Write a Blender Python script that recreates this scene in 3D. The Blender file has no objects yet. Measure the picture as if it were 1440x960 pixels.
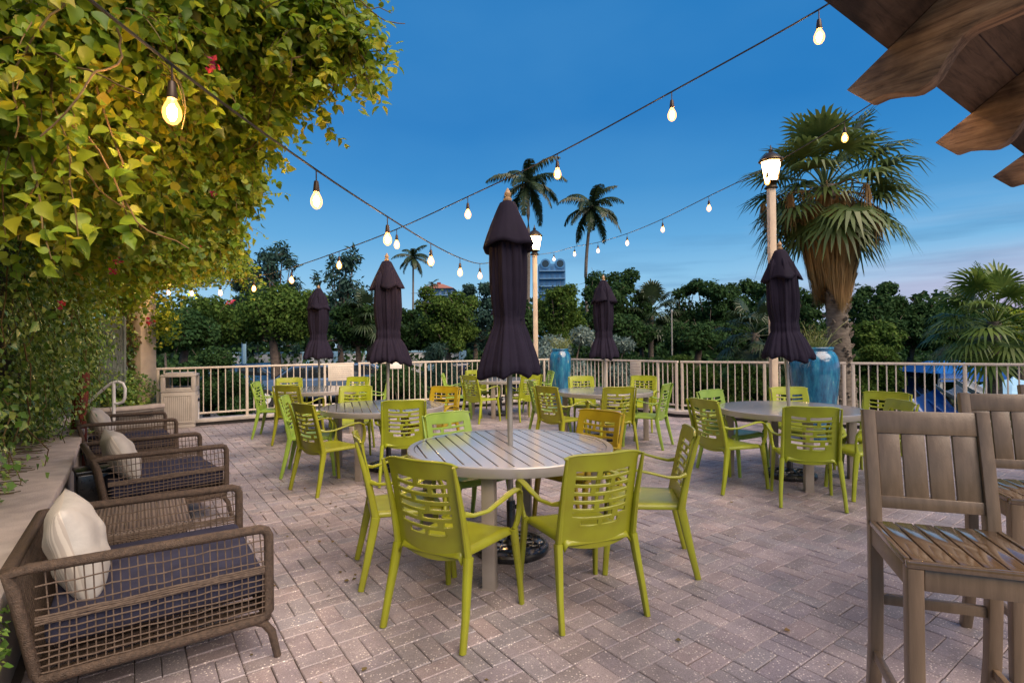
import bpy, bmesh, math, random
import numpy as np
from mathutils import Vector, Matrix
random.seed(7); rng = np.random.default_rng(11)
PI = math.pi; R = math.radians
SC = bpy.context.scene; COL = SC.collection

# ------------------------------------------------------------ camera
H = 1.43; F = 750.0
CAM_R = Matrix.Rotation(R(90.37), 3, 'X') @ Matrix.Rotation(R(-0.6), 3, 'Z')
cd = bpy.data.cameras.new('camera'); cam = bpy.data.objects.new('camera', cd); COL.objects.link(cam)
cd.sensor_width = 36; cd.lens = 36*F/1440; cd.clip_end = 3000; cd.clip_start = 0.05
cam.matrix_world = Matrix.Translation((0, 0, H)) @ CAM_R.to_4x4()
SC.camera = cam
def ray(px, py): return CAM_R @ Vector(((px-720)/F, (480-py)/F, -1))
def at(px, py, Y):
    d = ray(px, py); t = Y/d.y
    return Vector((d.x*t, Y, H+d.z*t))
def G(px, py, z=0.0):
    d = ray(px, py); t = (z-H)/d.z
    return Vector((d.x*t, d.y*t, z))

# ------------------------------------------------------------ materials
def newmat(name):
    m = bpy.data.materials.new(name); m.use_nodes = True
    nt = m.node_tree; return m, nt, nt.nodes['Principled BSDF'], nt.nodes, nt.links
def mat(name, col, rough=.5, metal=0, col2=None, nscale=8, bump=0, bscale=60, spec=.5, coat=0, stretch=None, detail=4, contrast=(.35,.65)):
    m, nt, b, N, L = newmat(name)
    b.inputs['Roughness'].default_value = rough; b.inputs['Metallic'].default_value = metal
    b.inputs['Specular IOR Level'].default_value = spec
    b.inputs['Coat Weight'].default_value = coat; b.inputs['Coat Roughness'].default_value = .11 if name == 'table_slat' else .08
    tc = N.new('ShaderNodeTexCoord'); mp = N.new('ShaderNodeMapping'); L.new(tc.outputs['Object'], mp.inputs['Vector'])
    if stretch: mp.inputs['Scale'].default_value = stretch
    c2 = col2 or tuple(c*.82 for c in col)
    n = N.new('ShaderNodeTexNoise'); n.inputs['Scale'].default_value = nscale; n.inputs['Detail'].default_value = detail
    L.new(mp.outputs[0], n.inputs['Vector'])
    r = N.new('ShaderNodeValToRGB'); r.color_ramp.elements[0].position = contrast[0]; r.color_ramp.elements[1].position = contrast[1]
    r.color_ramp.elements[0].color = (*c2, 1); r.color_ramp.elements[1].color = (*col, 1)
    L.new(n.outputs['Fac'], r.inputs['Fac']); L.new(r.outputs['Color'], b.inputs['Base Color'])
    if bump:
        n2 = N.new('ShaderNodeTexNoise'); n2.inputs['Scale'].default_value = bscale; n2.inputs['Detail'].default_value = 3
        L.new(mp.outputs[0], n2.inputs['Vector'])
        bp = N.new('ShaderNodeBump'); bp.inputs['Strength'].default_value = bump; bp.inputs['Distance'].default_value = .01
        L.new(n2.outputs['Fac'], bp.inputs['Height']); L.new(bp.outputs[0], b.inputs['Normal'])
    # roughness breakup
    mr = N.new('ShaderNodeMapRange'); mr.inputs['To Min'].default_value = max(.02, rough*.8); mr.inputs['To Max'].default_value = min(1, rough*1.25)
    L.new(n.outputs['Fac'], mr.inputs['Value']); L.new(mr.outputs[0], b.inputs['Roughness'])
    return m
def emat(name, col, s):
    m = bpy.data.materials.new(name); m.use_nodes = True; N = m.node_tree.nodes; N.clear()
    e = N.new('ShaderNodeEmission'); o = N.new('ShaderNodeOutputMaterial'); e.inputs[0].default_value = (*col, 1); e.inputs[1].default_value = s
    m.node_tree.links.new(e.outputs[0], o.inputs[0]); return m
def leafmat(name, cols, trans=.35, rough=.45, spec=.4):
    m, nt, b, N, L = newmat(name)
    g = N.new('ShaderNodeNewGeometry'); r = N.new('ShaderNodeValToRGB'); cr = r.color_ramp
    k = len(cols)
    cr.elements[0].position = 0; cr.elements[0].color = (*cols[0], 1)
    cr.elements[1].position = 1; cr.elements[1].color = (*cols[-1], 1)
    for i in range(1, k-1):
        e = cr.elements.new(i/(k-1)); e.color = (*cols[i], 1)
    L.new(g.outputs['Random Per Island'], r.inputs['Fac'])
    tc = N.new('ShaderNodeTexCoord'); n = N.new('ShaderNodeTexNoise'); n.inputs['Scale'].default_value = 1.1; n.inputs['Detail'].default_value = 2
    L.new(tc.outputs['Object'], n.inputs['Vector'])
    mx = N.new('ShaderNodeMix'); mx.data_type = 'RGBA'; mx.blend_type = 'MULTIPLY'; mx.inputs[0].default_value = 1
    r2 = N.new('ShaderNodeValToRGB'); r2.color_ramp.elements[0].position = .3; r2.color_ramp.elements[1].position = .7
    r2.color_ramp.elements[0].color = (.6, .7, .6, 1); r2.color_ramp.elements[1].color = (1.15, 1.1, 1, 1)
    L.new(n.outputs['Fac'], r2.inputs['Fac']); L.new(r.outputs['Color'], mx.inputs[6]); L.new(r2.outputs['Color'], mx.inputs[7])
    L.new(mx.outputs[2], b.inputs['Base Color'])
    b.inputs['Roughness'].default_value = rough; b.inputs['Specular IOR Level'].default_value = spec
    t = N.new('ShaderNodeBsdfTranslucent'); L.new(mx.outputs[2], t.inputs['Color'])
    ms = N.new('ShaderNodeMixShader'); ms.inputs[0].default_value = trans
    L.new(b.outputs[0], ms.inputs[1]); L.new(t.outputs[0], ms.inputs[2])
    L.new(ms.outputs[0], N['Material Output'].inputs['Surface']); return m

M = {}
def chairmat(name, c1, c2): M[name] = mat(name, c1, .29, col2=c2, nscale=7, bump=.03, bscale=160, spec=.5, detail=8)
chairmat('lime', (.32,.37,.020), (.26,.30,.016))
chairmat('olive', (.28,.30,.017), (.24,.24,.014))
chairmat('fresh', (.28,.42,.06), (.22,.34,.045))
chairmat('orange', (.36,.27,.012), (.30,.21,.01))
M['taupe'] = mat('taupe', (.34,.29,.24), .42, col2=(.27,.23,.19), nscale=5, bump=.05, bscale=90)
M['slat'] = mat('table_slat', (.34,.31,.30), .30, col2=(.29,.27,.26), nscale=1.5, bump=.02, bscale=60, spec=1.0, coat=1.0)
M['stool'] = mat('stool_brown', (.175,.122,.078), .30, col2=(.135,.095,.060), nscale=5, bump=.12, bscale=40, stretch=(12,12,1), spec=.5)
M['stoolseat'] = mat('stool_seat_brown', (.13,.082,.045), .13, col2=(.10,.063,.034), nscale=5, bump=.03, bscale=20, stretch=(12,2,1), spec=.8, coat=.5)
M['canvas'] = mat('umbrella_canvas', (.018,.0145,.028), .85, col2=(.012,.010,.020), nscale=4, bump=.25, bscale=14, spec=.1)
M['polegrey'] = mat('pole_grey', (.42,.40,.36), .35, metal=.5, nscale=9)
M['wood'] = mat('finial_wood', (.33,.22,.12), .5, nscale=20)
M['black'] = mat('cast_black', (.02,.02,.022), .28, col2=(.012,.012,.013), nscale=30, spec=.6, coat=.3)
M['fence'] = mat('fence_cream', (.60,.53,.44), .4, col2=(.52,.45,.37), nscale=6, bump=.05)
M['post'] = mat('lamp_post_cream', (.62,.50,.36), .5, col2=(.52,.41,.30), nscale=6, bump=.1)
M['curb'] = mat('curb_concrete', (.55,.50,.46), .85, col2=(.38,.35,.32), nscale=7, bump=.3, bscale=80)
M['dark'] = mat('dark_gap', (.03,.028,.028), .9)
M['cap'] = mat('planter_cap', (.58,.51,.46), .8, col2=(.42,.36,.33), nscale=6, bump=.35, bscale=120, detail=8)
M['wallp'] = mat('planter_plaster', (.33,.30,.27), .9, col2=(.22,.20,.18), nscale=4, bump=.2)
M['rattan'] = mat('rattan', (.105,.070,.048), .5, col2=(.055,.037,.026), nscale=60, bump=.8, bscale=240, stretch=(1,1,1))
M['rope'] = mat('rope', (.13,.092,.066), .6, col2=(.08,.055,.04), nscale=50, bump=.3, bscale=200)
M['navy'] = mat('navy_fabric', (.050,.052,.088), .95, col2=(.036,.037,.062), nscale=9, bump=.3, bscale=500, spec=.1)
M['cream'] = mat('pillow_cloth', (.56,.54,.50), .95, col2=(.44,.42,.39), nscale=5, bump=.35, bscale=30, spec=.1)
M['stripe'] = None
M['bin'] = mat('bin_plastic', (.47,.43,.38), .55, col2=(.41,.37,.33), nscale=5, bump=.1)
M['white'] = mat('white_metal', (.72,.72,.72), .35, nscale=5)
M['bark'] = mat('bark', (.15,.11,.08), .9, col2=(.07,.05,.04), nscale=9, bump=.8, bscale=20)
M['palmbark'] = mat('palm_bark', (.20,.165,.13), .9, col2=(.09,.07,.055), nscale=7, bump=.9, bscale=24, stretch=(1,1,4))
M['thatch'] = leafmat('palm_thatch', [(0.213, 0.127, 0.060), (0.375, 0.230, 0.110), (0.275, 0.172, 0.090), (0.475, 0.310, 0.160)], .2, .8, .1)
def grain(name, cols, rz, rough=.75):
    m, nt, b, N, L = newmat(name); tc = N.new('ShaderNodeTexCoord')
    a = N.new('ShaderNodeMapping'); a.inputs['Rotation'].default_value = (0, 0, rz); L.new(tc.outputs['Object'], a.inputs[0])
    c = N.new('ShaderNodeMapping'); c.inputs['Scale'].default_value = (1.3, 16, 11); c.inputs['Rotation'].default_value = (0, R(12), 0); L.new(a.outputs[0], c.inputs[0])
    n = N.new('ShaderNodeTexNoise'); n.inputs['Scale'].default_value = 2.2; n.inputs['Detail'].default_value = 9; n.inputs['Roughness'].default_value = .68; n.inputs['Distortion'].default_value = .5; L.new(c.outputs[0], n.inputs['Vector'])
    r = N.new('ShaderNodeValToRGB'); cr = r.color_ramp; cr.elements[0].position = .33; cr.elements[0].color = (*cols[0], 1); cr.elements[1].position = .68; cr.elements[1].color = (*cols[2], 1); e = cr.elements.new(.48); e.color = (*cols[1], 1)
    L.new(n.outputs[0], r.inputs[0])
    n2 = N.new('ShaderNodeTexNoise'); n2.inputs['Scale'].default_value = 2.4; n2.inputs['Detail'].default_value = 6; L.new(a.outputs[0], n2.inputs['Vector'])
    r2 = N.new('ShaderNodeValToRGB'); r2.color_ramp.elements[0].position = .38; r2.color_ramp.elements[0].color = (.30,.27,.27,1); r2.color_ramp.elements[1].position = .56; r2.color_ramp.elements[1].color = (1.1,1.05,1,1); L.new(n2.outputs[0], r2.inputs[0])
    mx = N.new('ShaderNodeMix'); mx.data_type = 'RGBA'; mx.blend_type = 'MULTIPLY'; mx.inputs[0].default_value = 1; L.new(r.outputs[0], mx.inputs[6]); L.new(r2.outputs[0], mx.inputs[7]); L.new(mx.outputs[2], b.inputs['Base Color'])
    b.inputs['Roughness'].default_value = rough; bp = N.new('ShaderNodeBump'); bp.inputs['Strength'].default_value = .7; bp.inputs['Distance'].default_value = .006; L.new(n.outputs[0], bp.inputs['Height']); L.new(bp.outputs[0], b.inputs['Normal'])
    return m
M['beam'] = grain('eave_timber', ((.10,.06,.04), (.34,.21,.125), (.54,.36,.22)), R(54.6))
M['board'] = grain('eave_board', ((.05,.032,.022), (.12,.075,.05), (.18,.115,.078)), R(-35.4))
M['wire'] = mat('black_cable', (.012,.012,.014), .5)
M['socket'] = mat('bulb_socket', (.06,.035,.02), .4, metal=.3)
def bulbglass():
    m = bpy.data.materials.new('amber_bulb_glass'); m.use_nodes = True; N = m.node_tree.nodes; N.clear(); L = m.node_tree.links
    e = N.new('ShaderNodeEmission'); e.inputs[0].default_value = (1, .42, .09, 1); e.inputs[1].default_value = 4.5
    t = N.new('ShaderNodeBsdfTransparent'); g = N.new('ShaderNodeBsdfGlossy'); g.inputs['Roughness'].default_value = .03
    a = N.new('ShaderNodeMixShader'); a.inputs[0].default_value = .10; L.new(t.outputs[0], a.inputs[1]); L.new(g.outputs[0], a.inputs[2])
    x = N.new('ShaderNodeMixShader'); x.inputs[0].default_value = .35; L.new(a.outputs[0], x.inputs[1]); L.new(e.outputs[0], x.inputs[2])
    o = N.new('ShaderNodeOutputMaterial'); L.new(x.outputs[0], o.inputs[0]); return m
M['bulb'] = bulbglass()
M['filament'] = emat('filament_glow', (1, .55, .20), 950)
M['lampglow'] = emat('lantern_glow', (1, .60, .24), 26)
M['bronze'] = mat('lantern_frame', (.05,.035,.02), .4, metal=.5)
M['plastic_blue'] = mat('slide_blue', (.012,.09,.34), .25, col2=(.01,.07,.26), nscale=2, coat=.5)
M['plastic_lightblue'] = mat('pale_blue', (.35,.60,.80), .4, nscale=2)
M['signboard'] = mat('sign_board', (.62,.56,.47), .5, nscale=4)
M['signwhite'] = mat('sign_white', (.78,.76,.70), .5, nscale=4)
M['ink'] = mat('faded_ink', (.42,.36,.31), .6)
M['asphalt'] = mat('asphalt', (.05,.05,.052), .9, nscale=8)
M['grass'] = mat('lawn', (.03,.045,.016), 1, col2=(.02,.03,.012), nscale=.6, bump=.5, bscale=5, spec=.1)
M['glass'] = mat('car_glass', (.02,.025,.03), .08, spec=.8)
M['tyre'] = mat('tyre', (.02,.02,.02), .8)
M['redpost'] = mat('red_timber', (.27,.055,.028), .7, col2=(.14,.03,.018), nscale=9, bump=.4)
M['panel'] = mat('lattice_metal', (.32,.37,.36), .5, nscale=8)

M['ivy'] = leafmat('ivy_leaf', [(0.091, 0.177, 0.035), (0.184, 0.353, 0.062), (0.132, 0.271, 0.049), (0.342, 0.516, 0.111), (0.525, 0.625, 0.147), (0.237, 0.380, 0.073)], .3, .28, .7)
M['vine'] = leafmat('vine_leaf', [(0.109, 0.209, 0.021), (0.201, 0.313, 0.025), (0.311, 0.389, 0.029), (0.171, 0.283, 0.023), (0.528, 0.478, 0.034), (0.248, 0.359, 0.034)], .45)
M['vinegold'] = leafmat('vine_gold_leaf', [(0.375, 0.312, 0.020), (0.250, 0.288, 0.020), (0.525, 0.413, 0.040), (0.325, 0.250, 0.030)], .45)
M['dry'] = leafmat('dry_vine', [(.16,.10,.045), (.26,.17,.07), (.12,.10,.04), (.32,.22,.10)], .3, .8)
M['rust'] = leafmat('rust_leaf', [(.20,.09,.04), (.30,.15,.06), (.16,.12,.05), (.34,.20,.10)], .3, .6)
M['petal'] = leafmat('bract', [(.55,.03,.10), (.65,.06,.05), (.50,.04,.18)], .4)
M['tree_dark'] = leafmat('dark_green_leaf', [(0.023, 0.056, 0.019), (0.040, 0.086, 0.026), (0.030, 0.077, 0.032), (0.060, 0.110, 0.032)], .3, .75, .12)
M['tree_mid'] = leafmat('mid_green_leaf', [(0.045, 0.092, 0.020), (0.088, 0.151, 0.028), (0.062, 0.121, 0.028), (0.131, 0.185, 0.039)], .3, .75, .12)
M['tree_blue'] = leafmat('blue_green_leaf', [(0.026, 0.065, 0.058), (0.043, 0.096, 0.080), (0.032, 0.072, 0.072), (0.072, 0.123, 0.102)], .3, .75, .12)
M['silver'] = leafmat('silver_leaf', [(.12,.19,.20), (.20,.28,.29), (.15,.22,.20), (.26,.33,.30)], .25)
M['spindle'] = leafmat('yellow_green_stem', [(.22,.26,.06), (.34,.36,.12), (.27,.30,.10), (.42,.42,.22)], .3)
M['palmleaf'] = leafmat('palm_leaflet', [(0.072, 0.109, 0.033), (0.112, 0.160, 0.050), (0.088, 0.131, 0.039), (0.160, 0.189, 0.066)], .3, .4)
M['palmfar'] = leafmat('far_palm_leaflet', [(0.031, 0.052, 0.029), (0.046, 0.075, 0.036), (0.065, 0.091, 0.039)], .25, .4)
M['fan'] = leafmat('fan_leaf', [(0.077, 0.135, 0.028), (0.119, 0.189, 0.039), (0.168, 0.230, 0.050), (0.098, 0.149, 0.033)], .3, .45)

def potmat():
    m, nt, b, N, L = newmat('turquoise_glaze')
    tc = N.new('ShaderNodeTexCoord'); mp = N.new('ShaderNodeMapping'); mp.inputs['Scale'].default_value = (1,1,.22)
    L.new(tc.outputs['Object'], mp.inputs[0])
    n = N.new('ShaderNodeTexNoise'); n.inputs['Scale'].default_value = 9; n.inputs['Detail'].default_value = 8; n.inputs['Roughness'].default_value = .7
    L.new(mp.outputs[0], n.inputs['Vector'])
    r = N.new('ShaderNodeValToRGB'); cr = r.color_ramp
    cr.elements[0].position = .36; cr.elements[0].color = (.006,.04,.10,1)
    cr.elements[1].position = .66; cr.elements[1].color = (.30,.34,.28,1)
    e = cr.elements.new(.50); e.color = (.012,.12,.24,1)
    e = cr.elements.new(.60); e.color = (.03,.20,.30,1)
    L.new(n.outputs['Fac'], r.inputs[0]); L.new(r.outputs[0], b.inputs['Base Color'])
    b.inputs['Roughness'].default_value = .22; b.inputs['Coat Weight'].default_value = .6
    return m
M['pot'] = potmat()
def pavemat():
    m, nt, b, N, L = newmat('paver')
    g = N.new('ShaderNodeNewGeometry'); r = N.new('ShaderNodeValToRGB'); cr = r.color_ramp
    cr.elements[0].position = 0; cr.elements[0].color = (0.273,0.238,0.242,1)
    cr.elements[1].position = 1; cr.elements[1].color = (0.402,0.342,0.347,1)
    for p, c in ((.25,(0.310,0.293,0.314)), (.45,(0.356,0.298,0.302)), (.65,(0.294,0.265,0.295)), (.85,(0.382,0.336,0.347))):
        e = cr.elements.new(p); e.color = (*c, 1)
    L.new(g.outputs['Random Per Island'], r.inputs[0])
    tc = N.new('ShaderNodeTexCoord')
    # pale aggregate chips
    v = N.new('ShaderNodeTexVoronoi'); v.inputs['Scale'].default_value = 78; L.new(tc.outputs['Object'], v.inputs['Vector'])
    vc = N.new('ShaderNodeValToRGB'); vc.color_ramp.elements[0].position = .20; vc.color_ramp.elements[1].position = .36
    vc.color_ramp.elements[0].color = (1,1,1,1); vc.color_ramp.elements[1].color = (0,0,0,1); L.new(v.outputs['Distance'], vc.inputs[0])
    sx = N.new('ShaderNodeSeparateColor'); L.new(v.outputs['Color'], sx.inputs[0])
    gt = N.new('ShaderNodeMath'); gt.operation = 'GREATER_THAN'; gt.inputs[1].default_value = .62; L.new(sx.outputs[0], gt.inputs[0])
    mu = N.new('ShaderNodeMath'); mu.operation = 'MULTIPLY'; L.new(vc.outputs[0], mu.inputs[0]); L.new(gt.outputs[0], mu.inputs[1])
    mx = N.new('ShaderNodeMix'); mx.data_type = 'RGBA'; mx.inputs[7].default_value = (.80,.75,.70,1)
    L.new(mu.outputs[0], mx.inputs[0]); L.new(r.outputs[0], mx.inputs[6])
    # fine grain
    n = N.new('ShaderNodeTexNoise'); n.inputs['Scale'].default_value = 190; n.inputs['Detail'].default_value = 3; L.new(tc.outputs['Object'], n.inputs['Vector'])
    r1 = N.new('ShaderNodeValToRGB'); r1.color_ramp.elements[0].position = .35; r1.color_ramp.elements[1].position = .65
    r1.color_ramp.elements[0].color = (.72,.72,.72,1); r1.color_ramp.elements[1].color = (1.2,1.2,1.2,1); L.new(n.outputs[0], r1.inputs[0])
    m1 = N.new('ShaderNodeMix'); m1.data_type = 'RGBA'; m1.blend_type = 'MULTIPLY'; m1.inputs[0].default_value = 1
    L.new(mx.outputs[2], m1.inputs[6]); L.new(r1.outputs[0], m1.inputs[7])
    # dirt stains
    n2 = N.new('ShaderNodeTexNoise'); n2.inputs['Scale'].default_value = 1.3; n2.inputs['Detail'].default_value = 7; n2.inputs['Roughness'].default_value = .65; L.new(tc.outputs['Object'], n2.inputs['Vector'])
    r2 = N.new('ShaderNodeValToRGB'); r2.color_ramp.elements[0].position = .36; r2.color_ramp.elements[1].position = .62
    r2.color_ramp.elements[0].color = (.55,.53,.53,1); r2.color_ramp.elements[1].color = (1.12,1.07,1.04,1); L.new(n2.outputs[0], r2.inputs[0])
    m2 = N.new('ShaderNodeMix'); m2.data_type = 'RGBA'; m2.blend_type = 'MULTIPLY'; m2.inputs[0].default_value = 1
    L.new(m1.outputs[2], m2.inputs[6]); L.new(r2.outputs[0], m2.inputs[7]); L.new(m2.outputs[2], b.inputs['Base Color'])
    b.inputs['Roughness'].default_value = .45; b.inputs['Specular IOR Level'].default_value = .6
    bp = N.new('ShaderNodeBump'); bp.inputs['Strength'].default_value = .5; bp.inputs['Distance'].default_value = .004
    L.new(n.outputs[0], bp.inputs['Height']); L.new(bp.outputs[0], b.inputs['Normal'])
    return m
M['paver'] = pavemat()
def stripemat():  # stripes put the rope mesh's shadow into the pillow colour
    m, nt, b, N, L = newmat('pillow_mesh_shadow')
    tc = N.new('ShaderNodeTexCoord'); w = N.new('ShaderNodeTexWave'); w.bands_direction = 'X'; w.inputs['Scale'].default_value = 20; w.inputs['Distortion'].default_value = .6
    L.new(tc.outputs['Object'], w.inputs['Vector'])
    r = N.new('ShaderNodeValToRGB'); r.color_ramp.elements[0].position = .35; r.color_ramp.elements[1].position = .6
    r.color_ramp.elements[0].color = (.46,.41,.36,1); r.color_ramp.elements[1].color = (.62,.57,.50,1)
    L.new(w.outputs[0], r.inputs[0]); L.new(r.outputs[0], b.inputs['Base Color']); b.inputs['Roughness'].default_value = .95
    return m
M['stripe'] = stripemat()
def weavemat():
    m, nt, b, N, L = newmat('herringbone_weave')
    tc = N.new('ShaderNodeTexCoord'); mp = N.new('ShaderNodeMapping'); mp.inputs['Rotation'].default_value = (0,0,R(45)); L.new(tc.outputs['Object'], mp.inputs[0])
    c = N.new('ShaderNodeTexChecker'); c.inputs['Scale'].default_value = 75; L.new(mp.outputs[0], c.inputs['Vector'])
    c.inputs['Color1'].default_value = (.26,.20,.16,1); c.inputs['Color2'].default_value = (.05,.035,.028,1)
    L.new(c.outputs[0], b.inputs['Base Color']); b.inputs['Roughness'].default_value = .55
    bp = N.new('ShaderNodeBump'); bp.inputs['Strength'].default_value = .6; bp.inputs['Distance'].default_value = .006
    L.new(c.outputs[1], bp.inputs['Height']); L.new(bp.outputs[0], b.inputs['Normal'])
    return m
M['weave'] = weavemat()

# ------------------------------------------------------------ mesh builder
class MB:
    def __init__(s): s.v = []; s.f = []
    def add(s, vs, fs):
        o = len(s.v); s.v += [tuple(v) for v in vs]; s.f += [tuple(i+o for i in f) for f in fs]; return s
    def box(s, c, d, rot=None):
        hx, hy, hz = d[0]/2, d[1]/2, d[2]/2
        vs = [Vector((x, y, z)) for x in (-hx, hx) for y in (-hy, hy) for z in (-hz, hz)]
        if rot is not None:
            if not isinstance(rot, Matrix): rot = Matrix.Rotation(rot, 3, 'Z')
            vs = [rot @ v for v in vs]
        c = Vector(c)
        return s.add([v+c for v in vs], [(0,1,3,2), (4,6,7,5), (0,4,5,1), (2,3,7,6), (0,2,6,4), (1,5,7,3)])
    def sweep(s, pts, secs, up=(0,0,1), cap=True, closed=False):
        """pts: centre line; secs: list (or one) of 2D sections [(a,b)..] a along side, b along up-ish"""
        pts = [Vector(p) for p in pts]; n = len(pts)
        if not isinstance(secs[0][0], (tuple, list)): secs = [secs]*n
        k = len(secs[0]); up = Vector(up); vs = []
        for i, p in enumerate(pts):
            a = pts[(i-1) % n] if (i > 0 or closed) else p
            b = pts[(i+1) % n] if (i < n-1 or closed) else p
            t = (b-a).normalized(); sd = t.cross(up)
            if sd.length < 1e-4: sd = t.cross(Vector((0,1,0)))
            sd.normalize(); u = sd.cross(t).normalized()
            vs += [p+sd*q[0]+u*q[1] for q in secs[i]]
        fs = []
        m = n if closed else n-1
        for i in range(m):
            j = (i+1) % n
            for q in range(k):
                fs.append((i*k+q, i*k+(q+1) % k, j*k+(q+1) % k, j*k+q))
        if cap and not closed:
            fs.append(tuple(range(k))[::-1]); fs.append(tuple((n-1)*k+q for q in range(k)))
        return s.add(vs, fs)
    def tube(s, pts, r, seg=8, **kw):
        n = len(pts); rs = r if isinstance(r, (list, tuple)) else [r]*n
        return s.sweep(pts, [[(rr*math.cos(2*PI*q/seg), rr*math.sin(2*PI*q/seg)) for q in range(seg)] for rr in rs], **kw)
    def rect(s, pts, w, h, up=(0,0,1), rd=.25):
        n = len(pts); ws = w if isinstance(w, (list, tuple)) else [w]*n; hs = h if isinstance(h, (list, tuple)) else [h]*n
        secs = []
        for a, b in zip(ws, hs):
            a /= 2; b /= 2; c = rd*2*min(a, b)
            secs.append([(a-c,-b), (a-c*.3,-b+c*.3), (a,-b+c), (a,b-c), (a-c*.3,b-c*.3), (a-c,b), (-a+c,b), (-a+c*.3,b-c*.3), (-a,b-c), (-a,-b+c), (-a+c*.3,-b+c*.3), (-a+c,-b)])
        return s.sweep(pts, secs, up=up)
    def lathe(s, prof, seg=32, c=(0,0,0), cap0=True, cap1=True, fn=None):
        c = Vector(c); vs = []; n = len(prof)
        for (r, z) in prof:
            for q in range(seg):
                a = 2*PI*q/seg; rr = r; zz = z
                if fn: rr, zz = fn(r, z, a)
                vs.append(c+Vector((rr*math.cos(a), rr*math.sin(a), zz)))
        fs = [(i*seg+q, i*seg+(q+1) % seg, (i+1)*seg+(q+1) % seg, (i+1)*seg+q) for i in range(n-1) for q in range(seg)]
        if cap0: fs.append(tuple(range(seg))[::-1])
        if cap1: fs.append(tuple((n-1)*seg+q for q in range(seg)))
        return s.add(vs, fs)
    def poly(s, pts2, z0, z1):
        n = len(pts2); vs = [(x, y, z0) for x, y in pts2]+[(x, y, z1) for x, y in pts2]
        return s.add(vs, [tuple(range(n))[::-1], tuple(range(n, 2*n))]+[(i, (i+1) % n, n+(i+1) % n, n+i) for i in range(n)])
    def mesh(s, name, m, smooth=False, bev=0, seg=2):
        me = bpy.data.meshes.new(name); me.from_pydata(s.v, [], s.f)
        if bev or True:
            bm = bmesh.new(); bm.from_mesh(me)
            bmesh.ops.recalc_face_normals(bm, faces=bm.faces)
            if bev:
                es = [e for e in bm.edges if len(e.link_faces) == 2 and e.calc_face_angle(0) > .6]
                bmesh.ops.bevel(bm, geom=es, offset=bev, segments=seg, profile=.5, affect='EDGES', clamp_overlap=True)
            bm.to_mesh(me); bm.free()
        if smooth or bev:
            me.polygons.foreach_set('use_smooth', [True]*len(me.polygons))
            if smooth != 'all': me.set_sharp_from_angle(angle=R(35))
        me.materials.append(M[m] if isinstance(m, str) else m)
        return me
    def build(s, name, m, parent=None, smooth=False, bev=0, loc=None, rz=None, seg=2):
        return link(name, s.mesh(name, m, smooth, bev, seg), parent, loc, rz)
def link(name, me, parent=None, loc=None, rz=None):
    o = bpy.data.objects.new(name, me); COL.objects.link(o)
    if parent is not None: o.parent = parent
    if loc is not None: o.location = loc
    if rz is not None: o.rotation_euler.z = rz
    return o
def tag(o, label=None, cat=None, group=None, kind=None):
    for k, v in (('label', label), ('category', cat), ('group', group), ('kind', kind)):
        if v: o[k] = v
    return o
def thing(name, label, cat, loc=(0,0,0), rz=0, group=None):
    o = bpy.data.objects.new(name, None); COL.objects.link(o); o.empty_display_size = .1
    o.location = loc; o.rotation_euler = (0, 0, rz); return tag(o, label, cat, group)
def dup(root, loc, rz, label, recolor=None):
    def cp(o, par):
        c = o.copy(); COL.objects.link(c); c.parent = par
        for ch in o.children: cp(ch, c)
        return c
    c = cp(root, None); c.location = loc; c.rotation_euler = (0, 0, rz); c['label'] = label
    return c
def newmesh_from(o):
    dg = bpy.context.evaluated_depsgraph_get(); me = bpy.data.meshes.new_from_object(o.evaluated_get(dg))
    o.modifiers.clear(); o.data = me

# ------------------------------------------------------------ leaves (fast numpy mesh)
def tri_mesh(name, V, T, m):
    me = bpy.data.meshes.new(name); V = np.asarray(V, np.float32); T = np.asarray(T, np.int32)
    me.vertices.add(len(V)); me.vertices.foreach_set('co', V.ravel())
    me.loops.add(T.size); me.loops.foreach_set('vertex_index', T.ravel())
    me.polygons.add(len(T)); me.polygons.foreach_set('loop_start', np.arange(0, T.size, 3, dtype=np.int32))
    try: me.polygons.foreach_set('loop_total', np.full(len(T), 3, np.int32))
    except Exception: pass
    me.update(calc_edges=True); me.validate()
    for q in (m if isinstance(m, list) else [m]): me.materials.append(M[q])
    return me
SHAPES = {  # (along, side, fold)
 'leaf': ([(0,0,0), (.42,-.36,.10), (1,0,-.06), (.42,.36,.10)], [(0,1,2), (0,2,3)]),
 'big': ([(0,0,0), (.10,-.30,.04), (.42,-.38,.10), (.75,-.18,.03), (1.05,0,-.16), (.75,.18,.03), (.42,.38,.10), (.10,.30,.04), (.45,0,0)],
         [(8,0,1), (8,1,2), (8,2,3), (8,3,4), (8,4,5), (8,5,6), (8,6,7), (8,7,0)]),
 'needle': ([(0,0,0), (.5,-.05,0), (1,0,-.1), (.5,.05,0)], [(0,1,2), (0,2,3)]),
 'spray': ([(0,0,0), (.5,-.16,.02), (1,0,-.1), (.5,.16,.02)], [(0,1,2), (0,2,3)]),
}
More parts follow.
